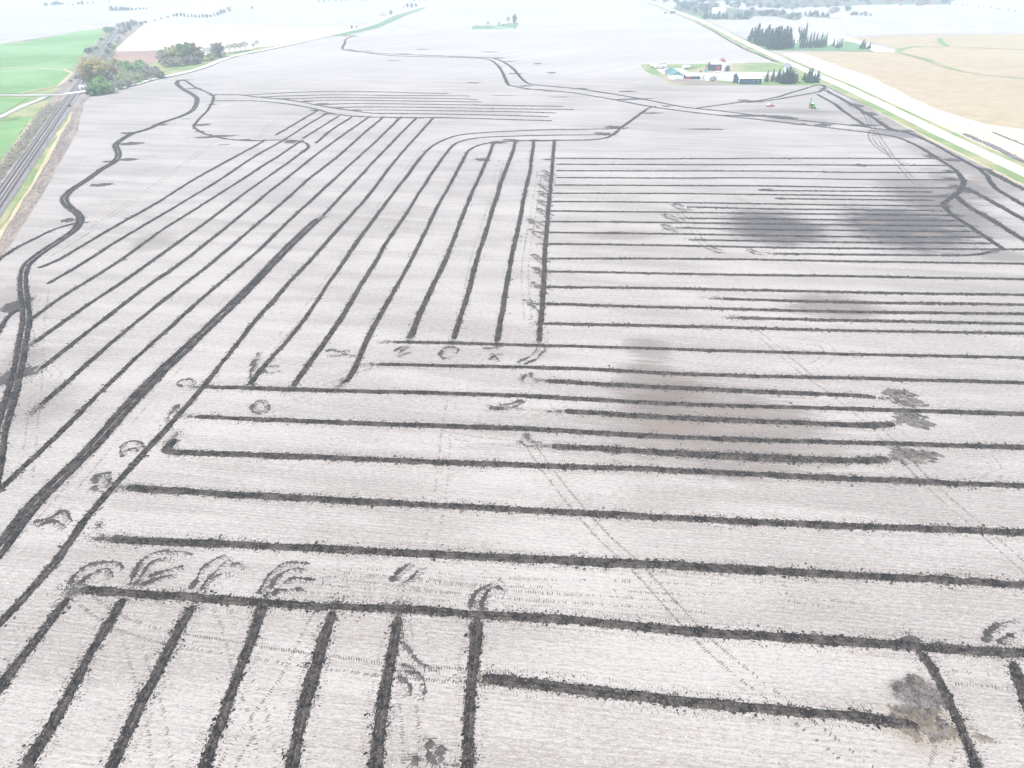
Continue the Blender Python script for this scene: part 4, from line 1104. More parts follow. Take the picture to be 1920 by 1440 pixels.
wheel_path([(1370, 366), (1400, 378), (1430, 392)], prob=0.5)
wheel_path([(1640, 240), (1632, 252), (1640, 270), (1670, 292), (1700, 308)], prob=0.8, ln=.8, th=.3)
wheel_path([(1620, 210), (1640, 245), (1670, 290), (1700, 325), (1725, 352)], prob=0.7, ln=.7, th=.3)
wheel_path([(650, 470), (590, 560), (520, 640), (480, 690)], prob=0.3)
wheel_path([(330, 690), (240, 790), (180, 860), (120, 930), (60, 1000)], prob=0.45, gauge=2.4)
wheel_path([(440, 545), (380, 615), (300, 690), (210, 790), (140, 880)], prob=0.35)
wheel_path([(410, 260), (300, 340), (200, 410), (140, 450), (90, 480)], prob=0.4)
wheel_path([(940, 300), (915, 400), (890, 480), (870, 580)], prob=0.3)
wheel_path([(1010, 290), (960, 310), (940, 340), (925, 380)], prob=0.4)
wheel_path([(990, 600), (985, 500), (1000, 400), (1012, 320)], prob=0.35)
wheel_path([(85, 545), (75, 600), (70, 700), (60, 800), (50, 900)], prob=0.35)
wheel_path([(60, 720), (95, 715), (105, 700), (90, 690), (70, 690)], prob=0.5)
wheel_path([(640, 700), (720, 685), (830, 690), (880, 688)], prob=0.45)
wheel_path([(560, 735), (640, 705), (690, 688)], prob=0.5)
wheel_path([(500, 770), (550, 755), (590, 742)], prob=0.5)
wheel_path([(820, 812), (900, 825), (1000, 835)], prob=0.55)
wheel_path([(1030, 776), (960, 770), (910, 765)], prob=0.5)
wheel_path([(1230, 585), (1260, 583), (1290, 590)], prob=0.5)
wheel_path([(1310, 560), (1330, 556), (1345, 562)], prob=0.6, gauge=1.2)
wheel_path([(480, 262), (500, 240), (520, 222)], prob=0.4)
wheel_path([(800, 270), (740, 350), (680, 430)], prob=0.3)
# scattered clods between the trenches
rng_ = rngn()
mb = MB()
yy = 40 + 150 * rng_.random(60000) ** 1.2
pts = np.column_stack([rng_.uniform(-1, 1, 60000) * (35 + 0.62 * yy), yy])
sz = rng_.uniform(0.025, 0.06, len(pts)) * (1 + (rng_.random(len(pts)) < 0.02) * 1.4)
c_ = np.column_stack([pts, sz * 0.1])
h_ = rng_.random(len(pts)) < 0.35
clods(mb, c_[h_], sz[h_], rng_, 0, 0.5)
clods(mb, c_[~h_], sz[~h_], rng_, 1, 0.5)
mb.build("clod_litter", [M['track'], M['straw']])['kind'] = 'stuff'

# ------------------------------------------------------------------ trees (built 10 m tall, scaled where they stand)
def tri_leaves(mb, c, size, rng, mat=0, droop=None):
    n = len(c)
    a = rng.normal(0, 1, (n, 3)); a /= np.linalg.norm(a, axis=1, keepdims=True)
    b = rng.normal(0, 1, (n, 3)); b -= a * (a * b).sum(1, keepdims=True); b /= np.linalg.norm(b, axis=1, keepdims=True)
    s = size[:, None] if hasattr(size, '__len__') else size
    v = np.stack([c - a * s, c + b * s * 0.8, c + a * s, c - b * s * 0.8], 1)
    f = np.array([(0, 1, 2), (0, 2, 3)])[None] + (np.arange(n) * 4)[:, None, None]
    mb.add(v.reshape(-1, 3), f.reshape(-1, 3), mat)
PROTO = {}
def crown_conifer(rng, wide=0.24):
    mb = MB()
    for z in np.linspace(1.1, 9.9, 46):
        r = wide * 10 * (1 - (z - 0.9) / 9.4) ** 0.85 * rng.uniform(0.75, 1.2) * (0.75 if z < 1.8 else 1)
        k = int(5 + 7 * (1 - z / 10))
        for j in range(k):
            th = rng.uniform(0, 6.28)
            rr = r * rng.uniform(0.65, 1.1)
            d = np.array((math.cos(th), math.sin(th), 0))
            sd = np.array((-d[1], d[0], 0))
            zz = z + rng.uniform(-0.15, 0.15)
            for q in range(3):
                a, e = rr * (q * 0.3), rr * (q * 0.3 + 0.42)
                w = 0.28 + 0.16 * rr * (1 - q * 0.25) * rng.uniform(0.6, 1.3)
                p0 = d * a + (0, 0, zz - a * 0.22)
                p1 = d * e + sd * w + (0, 0, zz - e * 0.28 - rng.uniform(0, .25))
                p2 = d * (e + 0.15) - sd * w + (0, 0, zz - e * 0.28 - rng.uniform(0, .25))
                mb.add([p0, p1, p2], [(0, 1, 2)])
    return mb
def limbs(mb, rng, n, z0, z1, reach, r0=0.16, sub=2):
    ends = []
    for i in range(n):
        th = 6.28 * i / n + rng.uniform(-.4, .4)
        z = rng.uniform(z0, (z0 + z1) / 2)
        p = np.array((0, 0, z))
        d = np.array((math.cos(th) * reach, math.sin(th) * reach, (z1 - z) * rng.uniform(.6, 1.0))) * rng.uniform(.7, 1.0)
        mid = p + d * 0.5 + rng.normal(0, .25, 3)
        e = p + d
        mb.tube(p, mid, r0, r0 * .6, 5)
        mb.tube(mid, e, r0 * .6, r0 * .25, 5)
        ends += [mid, e]
        for j in range(sub):
            e2 = mid + d * rng.uniform(.2, .5) + rng.normal(0, .9, 3)
            mb.tube(mid, e2, r0 * .4, r0 * .12, 4)
            ends.append(e2)
    return ends
def crown_broad(rng, cz=5.4, rx=3.2, rz=4.3, n=60, k=34, leaf=0.40):
    mb = MB()
    for i in range(n):
        u = rng.normal(0, 1, 3); u /= np.linalg.norm(u)
        r = rng.uniform(0.35, 1.0) ** 0.6
        c = np.array((u[0] * rx * r, u[1] * rx * r, cz + u[2] * rz * r))
        if c[2] < 0.7: continue
        cs = rng.uniform(0.55, 1.05)
        p = c + rng.normal(0, cs * 0.55, (k, 3)) * (1, 1, 0.75)
        tri_leaves(mb, p, leaf * rng.uniform(0.5, 1.2, k), rng)
    return mb
def crown_bare(rng, n=420):
    mb = MB()
    for i in range(n):
        u = rng.normal(0, 1, 3); u /= np.linalg.norm(u); u[2] = abs(u[2]) * 1.2 - 0.3
        p = np.array((0, 0, 5.4)) + u * np.array((2.6, 2.6, 3.6)) * rng.uniform(.4, 1.0)
        d = u * rng.uniform(.6, 1.4) + rng.normal(0, .35, 3) + (0, 0, .3)
        s = np.cross(d, rng.normal(0, 1, 3)); s = s / np.linalg.norm(s) * 0.055
        mb.add([p - s, p + s, p + d], [(0, 1, 2)])
        for j in range(2):
            e = p + d * rng.uniform(.3, .9)
            d2 = d * .5 + rng.normal(0, .4, 3)
            mb.add([e - s * .7, e + s * .7, e + d2], [(0, 1, 2)])
    return mb
def proto(kind, variant):
    key = (kind, variant)
    if key in PROTO: return PROTO[key]
    rng = np.random.default_rng(7000 + variant * 17 + sum(map(ord, kind)))
    t = MB()
    if kind == 'pine':
        cm = crown_conifer(rng, (0.20, 0.25, 0.17)[variant % 3])
        t.tube((0, 0, -0.3), (0, 0, 5), .24, .15, 7); t.tube((0, 0, 5), (0.05, 0, 9.6), .15, .03, 6)
    elif kind == 'bare':
        cm = crown_bare(rng)
        t.tube((0, 0, -0.3), (0.1, 0, 3.4), .26, .18, 7); t.tube((0.1, 0, 3.4), (0, .15, 8), .18, .04, 6)
        limbs(t, rng, 8, 2.2, 8.4, 2.4, .12, 3)
    elif kind == 'shrub':
        cm = crown_broad(rng, 5.0, 5.2, 4.4, 44, 30, 0.62)
        for q in range(5):
            a = rng.uniform(0, 6.28)
            t.tube((math.cos(a) * .4, math.sin(a) * .4, -0.4), (math.cos(a) * 2.4, math.sin(a) * 2.4, 5.5), .18, .06, 5)
    else:
        w = (3.3, 2.8, 3.8)[variant % 3]
        cm = crown_broad(rng, 5.2, w, 4.5, 72, 30, 0.36)
        t.tube((0, 0, -0.3), (0.1, 0.05, 3.0), .30, .21, 7); t.tube((0.1, .05, 3.0), (0, 0.1, 7.5), .21, .06, 6)
        limbs(t, rng, 6, 2.0, 7.8, 2.4, .14, 2)
    PROTO[key] = (cm.mesh(kind + "_crown", []), t.mesh(kind + "_trunk", [M['palebark'] if kind == 'bare' else M['bark']]))
    return PROTO[key]
LEAFC = {
    'pine': ((0.037, 0.083, 0.070), (0.077, 0.144, 0.112), (0.119, 0.169, 0.112)),
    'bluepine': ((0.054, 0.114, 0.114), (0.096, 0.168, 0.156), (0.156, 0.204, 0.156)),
    'green': ((0.122, 0.244, 0.085), (0.244, 0.389, 0.145), (0.389, 0.463, 0.194)),
    'olive': ((0.211, 0.261, 0.119), (0.378, 0.403, 0.189), (0.520, 0.450, 0.284)),
    'yellow': ((0.38, 0.30, 0.10), (0.54, 0.44, 0.18), (0.36, 0.33, 0.18)),
    'yellowgreen': ((0.252, 0.282, 0.120), (0.432, 0.420, 0.180), (0.360, 0.312, 0.204)),
    'orange': ((0.42, 0.28, 0.13), (0.52, 0.38, 0.19), (0.40, 0.30, 0.19)),
    'red': ((0.459, 0.095, 0.095), (0.600, 0.176, 0.162), (0.378, 0.162, 0.135)),
    'grey': ((0.288, 0.274, 0.238), (0.461, 0.432, 0.374), (0.346, 0.374, 0.245)),
    'purple': ((0.276, 0.228, 0.214), (0.428, 0.366, 0.331), (0.414, 0.331, 0.221)),
}
CROWN = {}
KNAME = {'pine': 'pine_tree', 'bare': 'bare_tree', 'shrub': 'shrub', 'broad': 'leafy_tree'}
rt = random.Random(5)
def plant(kind, px, py, hp, colour, label, group, wf=1.0, cat=None, z=-0.3, h=None, at=None):
    variant = rt.randrange(3)
    cm, tm = proto(kind, variant)
    ck = (kind, variant, colour)
    if ck not in CROWN:
        c = cm.copy()
        c.materials.clear()
        c.materials.append(leaf_mat(colour, *LEAFC[colour]))
        CROWN[ck] = c
    g = gp(px, py) if at is None else np.array(at)
    h = px_h(py, hp) if h is None else h
    s = h / 10.0
    root = empty(KNAME[kind], (g[0], g[1], z), rt.uniform(0, 6.28))
    root.scale = (s * wf, s * wf, s)
    tag(root, label, cat or ("shrub" if kind == 'shrub' else "tree"), group)
    for nm, me in (("crown", CROWN[ck]), ("trunk" if kind != 'shrub' else "stem", tm)):
        o = bpy.data.objects.new(nm, me)
        COL.objects.link(o)
        o.parent = root
    return root

# corner of railway and gravel road: an autumn grove
GR = "autumn trees and shrubs in the corner by the rail crossing"
for a in [
    ('broad', 184, 156, 50, 'yellow', "tall yellow tree in the thicket beside the rail crossing"),
    ('broad', 172, 158, 40, 'yellowgreen', "yellow-green tree standing closest to the railway tracks in the crossing thicket"),
    ('broad', 198, 156, 30, 'grey', "thin greyish tree behind the orange-yellow one near the crossing"),
    ('broad', 208, 148, 30, 'orange', "slim orange-yellow tree beside the leaning pale pole"),
    ('shrub', 182, 178, 26, 'green', "dense dark green shrub at the thicket's tip by the crossing"),
    ('shrub', 173, 180.5, 16, 'pine', "very dark green low shrub at the field corner by the crossing"),
    ('broad', 195, 176, 34, 'green', "green leafy tree in the middle of the crossing thicket"),
    ('shrub', 207, 175, 18, 'olive', "olive shrub left of the leaning pole, on the gravel road's far side"),
    ('shrub', 226, 168, 18, 'grey', "grey-green shrub just beyond the leaning pale pole"),
    ('shrub', 241, 162, 14, 'grey', "low grey shrub between the leaning pole and the orange bush"),
    ('shrub', 256, 154, 13, 'orange', "rounded orange bush beside the gravel road"),
    ('broad', 216, 125, 18, 'yellow', "yellow tree in front of the brown field's corner"),
    ('broad', 228, 128, 17, 'yellowgreen', "yellow-green tree next to the yellow one by the brown field"),
    ('broad', 241, 134, 22, 'green', "green leafy tree in the row below the brown field"),
    ('broad', 255, 134, 18, 'purple', "brownish purple tree in the row below the brown field"),
    ('broad', 266, 136, 26, 'green', "dark green tree leaning over the row below brown field"),
    ('broad', 280, 145, 27, 'grey', "grey tree at the foot of the row, close to the gravel road"),
    ('broad', 294, 146, 24, 'grey', "second grey tree at the end of row above the gravel road"),
    ('shrub', 302, 146, 14, 'olive', "small olive shrub ending the row at the grass bank"),
    ('shrub', 270, 150, 12, 'olive', "low olive shrub between orange bush and grey tree"),
]:
    plant(a[0], a[1], a[2], a[3], a[4], a[5], GR, 1.35 if a[0] != 'shrub' else 1.15)
GH = "trees round the house beside the field road"
for a in [
    ('broad', 309, 124, 32, 'grey', "grey-green tree at the railway end of the house grove"),
    ('broad', 322, 120, 34, 'yellowgreen', "yellow-green tree second in the house grove"),
    ('broad', 338, 117, 36, 'yellowgreen', "broad yellowish tree in the middle of house grove"),
    ('broad', 350, 116, 38, 'green', "tallest green tree of the house grove"),
    ('broad', 363, 114, 37, 'yellowgreen', "tall yellow-green tree beside the pale roofed house"),
    ('broad', 376, 115, 30, 'yellow', "yellow tree touching the pale roofed house"),
    ('shrub', 318, 125, 18, 'purple', "purplish undergrowth shrub at the grove's dark foot"),
    ('shrub', 334, 124, 18, 'grey', "grey shrub below the broad yellowish tree"),
    ('shrub', 352, 122, 18, 'purple', "purplish shrub below the tallest green tree"),
    ('shrub', 368, 120, 16, 'grey', "grey shrub below the yellow-green tree by the house"),
    ('shrub', 396, 112, 15, 'olive', "olive shrub in front of the pale roofed house"),
    ('broad', 405, 106, 28, 'purple', "dense purplish tree just past the pale roofed house"),
    ('broad', 414, 108, 30, 'grey', "grey purplish tree beside the pole past the house"),
    ('bare', 432, 101, 22, 'grey', "bare tree first in the leafless row past the house"),
    ('bare', 442, 99, 22, 'olive', "bare tree second in the leafless row past the house"),
    ('bare', 452, 97, 20, 'grey', "bare tree third in the leafless row past the house"),
    ('bare', 461, 95, 21, 'purple', "bare tree ending the leafless row past the house"),
    ('bare', 483, 89, 17, 'grey', "lone bare tree farther up the field road"),
    ('bare', 476, 92, 13, 'grey', "small bare tree beside the lone one up the field road"),
]:
    plant(a[0], a[1], a[2], a[3], a[4], a[5], GH, 1.3)
# along the railway
GRW = "trees and shrubs lining the railway"
LINE = [('shrub', 152, 139, 13, 'purple'), ('shrub', 147, 148, 10, 'grey'), ('shrub', 157, 128, 13, 'purple'), ('shrub', 160, 116, 12, 'grey'), ('shrub', 133, 154, 6, 'green'), ('shrub', 141, 148, 6, 'olive'),
        ('shrub', 166, 101, 12, 'pine'), ('broad', 173, 99, 12, 'grey'), ('shrub', 181, 95, 9, 'pine'), ('shrub', 192, 78, 8, 'pine'), ('broad', 199, 62, 12, 'yellow'), ('broad', 204, 63, 14, 'green'),
        ('shrub', 212, 58, 9, 'grey'), ('broad', 213, 93, 11, 'green'), ('shrub', 208, 90, 10, 'pine'), ('broad', 203, 104, 15, 'grey'), ('broad', 197, 112, 13, 'purple'), ('broad', 192, 120, 14, 'grey'),
        ('shrub', 224, 73, 5, 'pine'), ('shrub', 220, 80, 6, 'purple'), ('broad', 232, 66, 9, 'grey'), ('broad', 226, 64, 11, 'purple'), ('broad', 236, 60, 12, 'grey'), ('broad', 243, 57, 12, 'pine'),
        ('broad', 224, 52, 10, 'grey'), ('broad', 232, 50, 10, 'purple'), ('broad', 240, 49, 10, 'grey'), ('broad', 250, 49, 13, 'grey'), ('broad', 256, 46, 8, 'purple'), ('shrub', 265, 46, 6, 'pine'), ('shrub', 273, 43, 5, 'grey'),
        ('shrub', 290, 39, 3, 'grey'), ('shrub', 302, 36, 4, 'purple'), ('shrub', 315, 34, 5, 'grey')]
LINE.sort(key=lambda a: -a[2])
for i, a in enumerate(LINE):
    nm = {'shrub': "shrub", 'broad': "tree"}[a[0]]
    cn = {'purple': "purplish", 'grey': "grey", 'pine': "dark green", 'green': "green", 'olive': "olive", 'yellow': "yellow"}[a[4]]
    same = [b for b in LINE[:i] if b[4] == a[4] and b[0] == a[0]]
    plant(*a, f"{ORD[len(same)]} {cn} {nm} along the railway, counted from the rail crossing", GRW, 1.15 if a[0] == 'shrub' else 1.4, z=-0.2)
plant('shrub', 131, 201, 6, 'pine', "single small dark bush beside the tracks below the crossing", GRW, 0.8, z=-0.1)
HL = [(326, 31, 6), (332, 31, 7), (340, 31, 8), (346, 31, 7), (353, 32, 6), (360, 32, 6), (367, 32.5, 6), (374, 33, 6), (381, 33, 8), (388, 33, 7), (395, 32.5, 6), (402, 31, 7), (409, 29, 7), (415, 27, 10), (421, 25, 8), (430, 22, 10), (445, 19, 3), (473, 17, 6), (494, 15, 2)]
for x, y, h in HL:
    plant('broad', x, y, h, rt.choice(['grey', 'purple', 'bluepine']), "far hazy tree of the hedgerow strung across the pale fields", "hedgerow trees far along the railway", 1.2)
for i, (x, y, h) in enumerate([(205, 20, 7), (210, 20, 10), (214, 20, 7), (219, 20.5, 9), (224, 20.5, 7), (229, 20.5, 9), (235, 20, 8), (241, 20, 7), (248, 19.5, 6), (255, 19, 5), (262, 18, 5), (269, 17.5, 4), (275, 17, 4)]):
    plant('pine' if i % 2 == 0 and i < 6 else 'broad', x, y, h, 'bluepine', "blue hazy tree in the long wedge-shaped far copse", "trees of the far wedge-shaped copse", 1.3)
for x, y, h in [(83, 11, 3), (87, 11, 7), (97, 10, 5), (103, 10, 8), (108, 9.5, 8), (113, 9, 6), (118, 8.5, 5), (130, 10, 3), (137, 9.5, 3), (148, 9, 6), (155, 9, 8), (165, 8, 4), (175, 6, 4), (195, 4, 3), (205, 4, 4)]:
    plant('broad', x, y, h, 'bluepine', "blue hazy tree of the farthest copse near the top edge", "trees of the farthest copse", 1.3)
for a in [('broad', 660, 54.5, 8, 'grey', "purplish round tree at the bend of the far gravel road"), ('bare', 669, 54.5, 8, 'yellow', "pale tree beside the purplish one at the road bend"), ('shrub', 653, 54, 3, 'olive', "tiny bush at the far road bend"),
          ('pine', 713, 29, 6, 'bluepine', "first small pine by the far road"), ('pine', 718, 28.7, 8, 'bluepine', "taller middle pine by the far road"), ('pine', 722, 28.5, 6, 'bluepine', "third small pine by the far road"), ('broad', 733, 28, 11, 'grey', "round tree next to three small pines by the far road"),
          ('broad', 764, 13.7, 8, 'bluepine', "first blue tree of the trio at the far road's top"), ('broad', 772, 13.7, 9, 'bluepine', "middle blue tree of the trio at the far road's top"), ('broad', 780, 13.5, 8, 'bluepine', "last blue tree of the trio at the far road's top"), ('shrub', 757, 14, 3, 'olive', "tiny bush beside the trio of blue trees"),
          ('bare', 915, 50.5, 12, 'grey', "bare tree on the green lot amid pale fields"), ('pine', 936, 46, 8, 'pine', "small pine on the green lot"), ('shrub', 944, 47, 3, 'pine', "dark shrub on the green lot"), ('bare', 953, 44.5, 15, 'grey', "tall bare tree on the green lot"), ('broad', 965, 44, 19, 'green', "tallest green tree at the end of the green lot")]:
    plant(*a, "scattered trees far up the field road", 0.8 if a[1] == 965 else 1.0)
for x, y in [(598, 4), (608, 4), (618, 3.5), (630, 3), (640, 2), (648, 1.5), (676, 2), (684, 2), (776, 2), (786, 1.5), (800, 1.5), (812, 1)]:
    plant('broad', x, y, 4, 'bluepine', "faint tree on the hazy skyline row at the top edge", "skyline trees at the top edge", 1.5)

# pine windbreak across the road
GP = "dark pines of the windbreak across the gravel road"
PN = [(120, 340, 190), (160, 345, 200), (205, 365, 270), (250, 380, 220), (300, 395, 230), (335, 400, 290), (380, 430, 270), (420, 440, 290), (455, 440, 310), (490, 440, 310), (530, 435, 270), (570, 430, 300), (615, 430, 280), (650, 420, 180), (690, 415, 130)]
for i, (x, b, h) in enumerate(PN):
    plant('pine', 1390 + x / 7.11, 30 + b / 7.11, h / 7.11, 'pine', f"{ORD[i]} dark pine from the road in the thick windbreak clump", GP, 1.55 if i < 13 else 1.0)
for i, (x, b, h) in enumerate([(745, 330, 190), (780, 330, 170), (808, 335, 180), (838, 345, 265)]):
    plant('pine', 1390 + x / 7.11, 30 + b / 7.11, h / 7.11, 'pine', ["first", "second", "third", "tallest and last"][i] + " pine rising behind the white silo-like house", GP, 0.9 if i == 3 else 1.3)
for i, (x, b, h) in enumerate([(790, 430, 190), (830, 425, 150), (865, 420, 150), (900, 425, 215), (940, 425, 220), (985, 420, 200), (1020, 420, 150), (1050, 420, 205), (1085, 415, 150), (1115, 410, 200)]):
    plant('pine', 1390 + x / 7.11, 30 + b / 7.11, h / 7.11, 'pine', f"{ORD[i]} slender pine in the row in front of the white barn", GP, 0.9)
for (x, b, h), l in zip([(1225, 410, 145), (1270, 425, 125), (1297, 430, 130), (1330, 415, 140)], ["first", "second", "third", "fourth"]):
    plant('pine', 1390 + x / 7.11, 30 + b / 7.11, h / 7.11, 'pine', f"{l} pine of the four just past the white barn's end", GP, 0.95)
for (x, b, h), l in zip([(1590, 432, 90), (1612, 435, 130), (1642, 432, 100), (1705, 435, 95), (1680, 435, 55)],
                        ["low dark pine at the edge of lawn's outer clump", "tallest pine of the lawn's outer clump", "third pine in the lawn's outer clump", "last dark pine at the very end of the lawn", "smallest pine beside the last one on the lawn"]):
    plant('pine', 1390 + x / 7.11, 30 + b / 7.11, h / 7.11, 'pine', l, GP, 1.5)
# farmyard trees
GF = "evergreens beside the farm on the gravel road"
for i, (x, b, h, w, c, k) in enumerate([(740, 520, 215, .85, 'pine', 'pine'), (845, 510, 230, .8, 'pine', 'pine'), (945, 520, 245, .95, 'pine', 'pine'), (1010, 535, 220, 1.1, 'pine', 'pine'), (1075, 550, 290, 1.2, 'pine', 'pine'), (1125, 545, 300, 1.1, 'pine', 'pine'), (1180, 545, 250, 1.1, 'pine', 'pine'),
                                        (1232, 532, 220, 1.0, 'pine', 'pine'), (1275, 528, 190, .9, 'pine', 'pine'), (1415, 490, 150, 1.2, 'pine', 'pine'), (1482, 530, 250, 1.2, 'pine', 'pine'), (1525, 530, 265, 1.1, 'pine', 'pine'), (1592, 528, 180, 1.0, 'pine', 'pine'), (1645, 528, 225, .9, 'pine', 'pine')]):
    plant(k, 1360 + x / 9.6, 100 + b / 9.6, h / 9.6, c, f"{ORD[i]} dark evergreen from the blue barn towards the gravel road", GF, w * 1.45, z=0.05)
plant('broad', 1360 + 1095 / 9.6, 100 + 330 / 9.6, 17, 'purple', "brownish tree rising behind the farm evergreens", GF, 1.0, z=0.05)
plant('shrub', 1360 + 1335 / 9.6, 100 + 545 / 9.6, 4, 'olive', "small olive bush between the two evergreen clumps", GF, 1.0, z=0.05)
plant('shrub', 1190 + 920 / 9.6, 100 + 412 / 9.6, 6, 'purple', "round brownish bush behind the low farm shed", GF, 1.0, z=0.05)
plant('shrub', 1190 + 1185 / 9.6, 100 + 340 / 9.6, 4, 'green', "small green bush in front of the light blue car", GF, 1.0, z=0.05)
plant('shrub', 1190 + 1780 / 9.6, 100 + 540 / 9.6, 5, 'pine', "dark bush at the corner of the blue barn", GF, 1.0, z=0.05)
for i, (x, b, h) in enumerate([(955, 275, 55), (985, 275, 45), (1030, 275, 55), (1060, 280, 50), (1100, 275, 45)]):
    plant('pine', 1190 + x / 9.6, 100 + b / 9.6, h / 9.6, 'bluepine', f"{ORD[i]} young evergreen in the short row on the farm lawn", GF, 1.2, z=0.05)
for i, (x, b) in enumerate([(300, 245), (400, 240), (480, 240), (530, 235)]):
    plant('bare', 1190 + x / 9.6, 100 + b / 9.6, 6.5, 'purple', f"{ORD[i]} bare grey tree at the lawn's far tip beside the parked trailers", GF, 1.5, z=0.05)
for i, (x, b) in enumerate([(1275, 290), (1300, 280), (1325, 275)]):
    plant('bare', 1190 + x / 9.6, 100 + b / 9.6, 9, 'purple', f"{ORD[i]} thin bare tree beside the dark farm building", GF, 0.8, z=0.05)

# far wood at the top, beyond the road
GW = "trees of the far wood beyond the gravel road"
def inside(p, poly):
    x, y = p
    r = False
    for (x0, y0), (x1, y1) in zip(poly, poly[1:] + poly[:1]):
        if (y0 > y) != (y1 > y) and x < (x1 - x0) * (y - y0) / (y1 - y0) + x0: r = not r
    return r
WL = {'bluepine': "blue-green tree of the far wood beyond the gravel road", 'yellowgreen': "yellowish autumn tree of the far wood beyond the gravel road", 'red': "red autumn tree of the far wood", 'grey': "greyish tree of the far wood beyond the gravel road"}
def wood(poly, n, hmin, hmax, cols, kind='broad', wf=1.9):
    k = 0
    while k < n:
        x = rt.uniform(min(p[0] for p in poly), max(p[0] for p in poly))
        y = rt.uniform(min(p[1] for p in poly), max(p[1] for p in poly))
        if not inside((x, y), poly): continue
        c = rt.choice(cols)
        plant(kind, x, y, rt.uniform(hmin, hmax), c, WL[c], GW, wf, z=-0.42)
        k += 1
wood([(1264, 17), (1312, 27), (1330, 28), (1345, 16), (1300, 10), (1270, 10)], 26, 8, 12, ['bluepine', 'bluepine', 'grey'])
wood([(1312, 33), (1320, 36), (1406, 36), (1404, 31), (1330, 30)], 24, 8, 12, ['bluepine'], 'pine', 2.2)
wood([(1300, 6), (1350, 16), (1400, 17), (1430, 8), (1420, -4), (1280, -4)], 34, 8, 11, ['bluepine', 'bluepine', 'grey', 'yellowgreen'])
wood([(1395, 28), (1455, 30), (1452, 22), (1410, 20)], 18, 7, 9, ['bluepine'])
wood([(1410, 18), (1470, 18), (1560, 14), (1560, 2), (1440, 2)], 40, 7, 10, ['bluepine', 'yellowgreen', 'grey', 'yellowgreen'])
wood([(1452, 30), (1490, 37.5), (1500, 36), (1500, 28), (1460, 22)], 16, 6, 9, ['yellowgreen', 'grey', 'bluepine'])
wood([(1508, 27), (1512, 31), (1556, 33.5), (1557, 30), (1520, 25)], 18, 6, 9, ['bluepine'], 'pine', 2.2)
wood([(1555, 27), (1575, 27), (1572, 20), (1555, 22)], 6, 6, 10, ['grey'])
wood([(1583, 22), (1592, 22), (1592, 16), (1584, 16)], 4, 7, 10, ['bluepine'])
wood([(1595, 29), (1635, 31), (1634, 27), (1598, 26)], 10, 4, 7, ['grey', 'bluepine'])
wood([(1560, 12), (1780, 9), (1790, 0), (1740, -6), (1560, -6)], 46, 6, 10, ['bluepine', 'bluepine', 'yellowgreen', 'grey'])
wood([(1660, 7), (1690, 7), (1690, 2), (1662, 2)], 7, 6, 9, ['red'])
wood([(1718, 12), (1740, 11), (1740, 5), (1720, 6)], 5, 5, 9, ['red'])
wood([(1215, 4), (1280, 5), (1280, -4), (1215, -4)], 14, 5, 8, ['bluepine'])
wood([(1240, 25.5), (1266, 25), (1262, 22), (1244, 23)], 8, 3, 5, ['bluepine'])
for i, (x, y) in enumerate([(1780, 10), (1790, 10), (1806, 10.5), (1814, 11), (1835, 13), (1843, 13.5), (1857, 15), (1868, 17), (1874, 17.5), (1890, 19), (1903, 22), (1915, 24)]):
    plant('shrub', x, y, 3.2 if i else 5, 'grey', f"{ORD[i]} small roadside tree from the wood along the hazy distant road", "small trees along the hazy distant road", 0.9)
for i in range(4):
    plant('shrub', 1556 + i * 7, 35.5, 2.6, 'pine', f"{ORD[i]} clipped dark shrub in the short row before the far lawn", "clipped shrubs before the far lawn", 0.5)

# brush on the railway bank: nobody could count it
def brush(name, poly, n, hmin, hmax, mats, seed):
    rng = np.random.default_rng(seed)
    g = [tuple(p) for p in gps(poly)]
    x0, x1, y0, y1 = min(p[0] for p in g), max(p[0] for p in g), min(p[1] for p in g), max(p[1] for p in g)
    mb = MB()
    k = 0
    while k < n:
        p = (rng.uniform(x0, x1), rng.uniform(y0, y1))
        if not inside(p, g): continue
        k += 1
        h = rng.uniform(hmin, hmax)
        m = 14
        q = np.column_stack([rng.normal(p[0], h * .45, m), rng.normal(p[1], h * .45, m), np.abs(rng.normal(h * .45, h * .3, m)) - 0.2])
        tri_leaves(mb, q, h * rng.uniform(0.10, 0.26, m), rng, int(rng.integers(0, len(mats))))
    o = mb.build(name, mats)
    o['kind'] = 'stuff'
LM = lambda k: leaf_mat(k, *LEAFC[k])
brush("undergrowth", [(72, 214), (104, 196), (118, 188), (84, 232), (42, 290), (0, 343), (-60, 425), (-60, 400), (0, 312)], 900, 0.6, 2.3, [LM('purple'), LM('grey'), LM('purple'), LM('olive')], 61)
brush("undergrowth.001", [(150, 150), (160, 120), (172, 100), (200, 66), (210, 60), (190, 95), (168, 130)], 420, 0.9, 3.2, [LM('purple'), LM('grey'), LM('olive')], 62)
brush("undergrowth.002", [(172, 172), (172, 140), (190, 122), (215, 90), (222, 76), (228, 78), (205, 118), (260, 140), (300, 146), (250, 160), (200, 172)], 800, 0.9, 3.6, [LM('grey'), LM('olive'), LM('green'), LM('purple')], 63)
brush("undergrowth.003", [(0, 400), (79, 283), (118, 224), (125, 216), (92, 270), (42, 346), (0, 408), (-50, 480), (-50, 470)], 500, 0.25, 0.7, [LM('grey'), LM('orange'), LM('olive')], 64)
brush("undergrowth.004", [(160, 178), (150, 192), (144, 215), (120, 280), (80, 360), (40, 420), (0, 480), (0, 462), (37, 392), (96, 293), (134, 224)], 900, 0.15, 0.5, [LM('grey'), LM('purple')], 65)

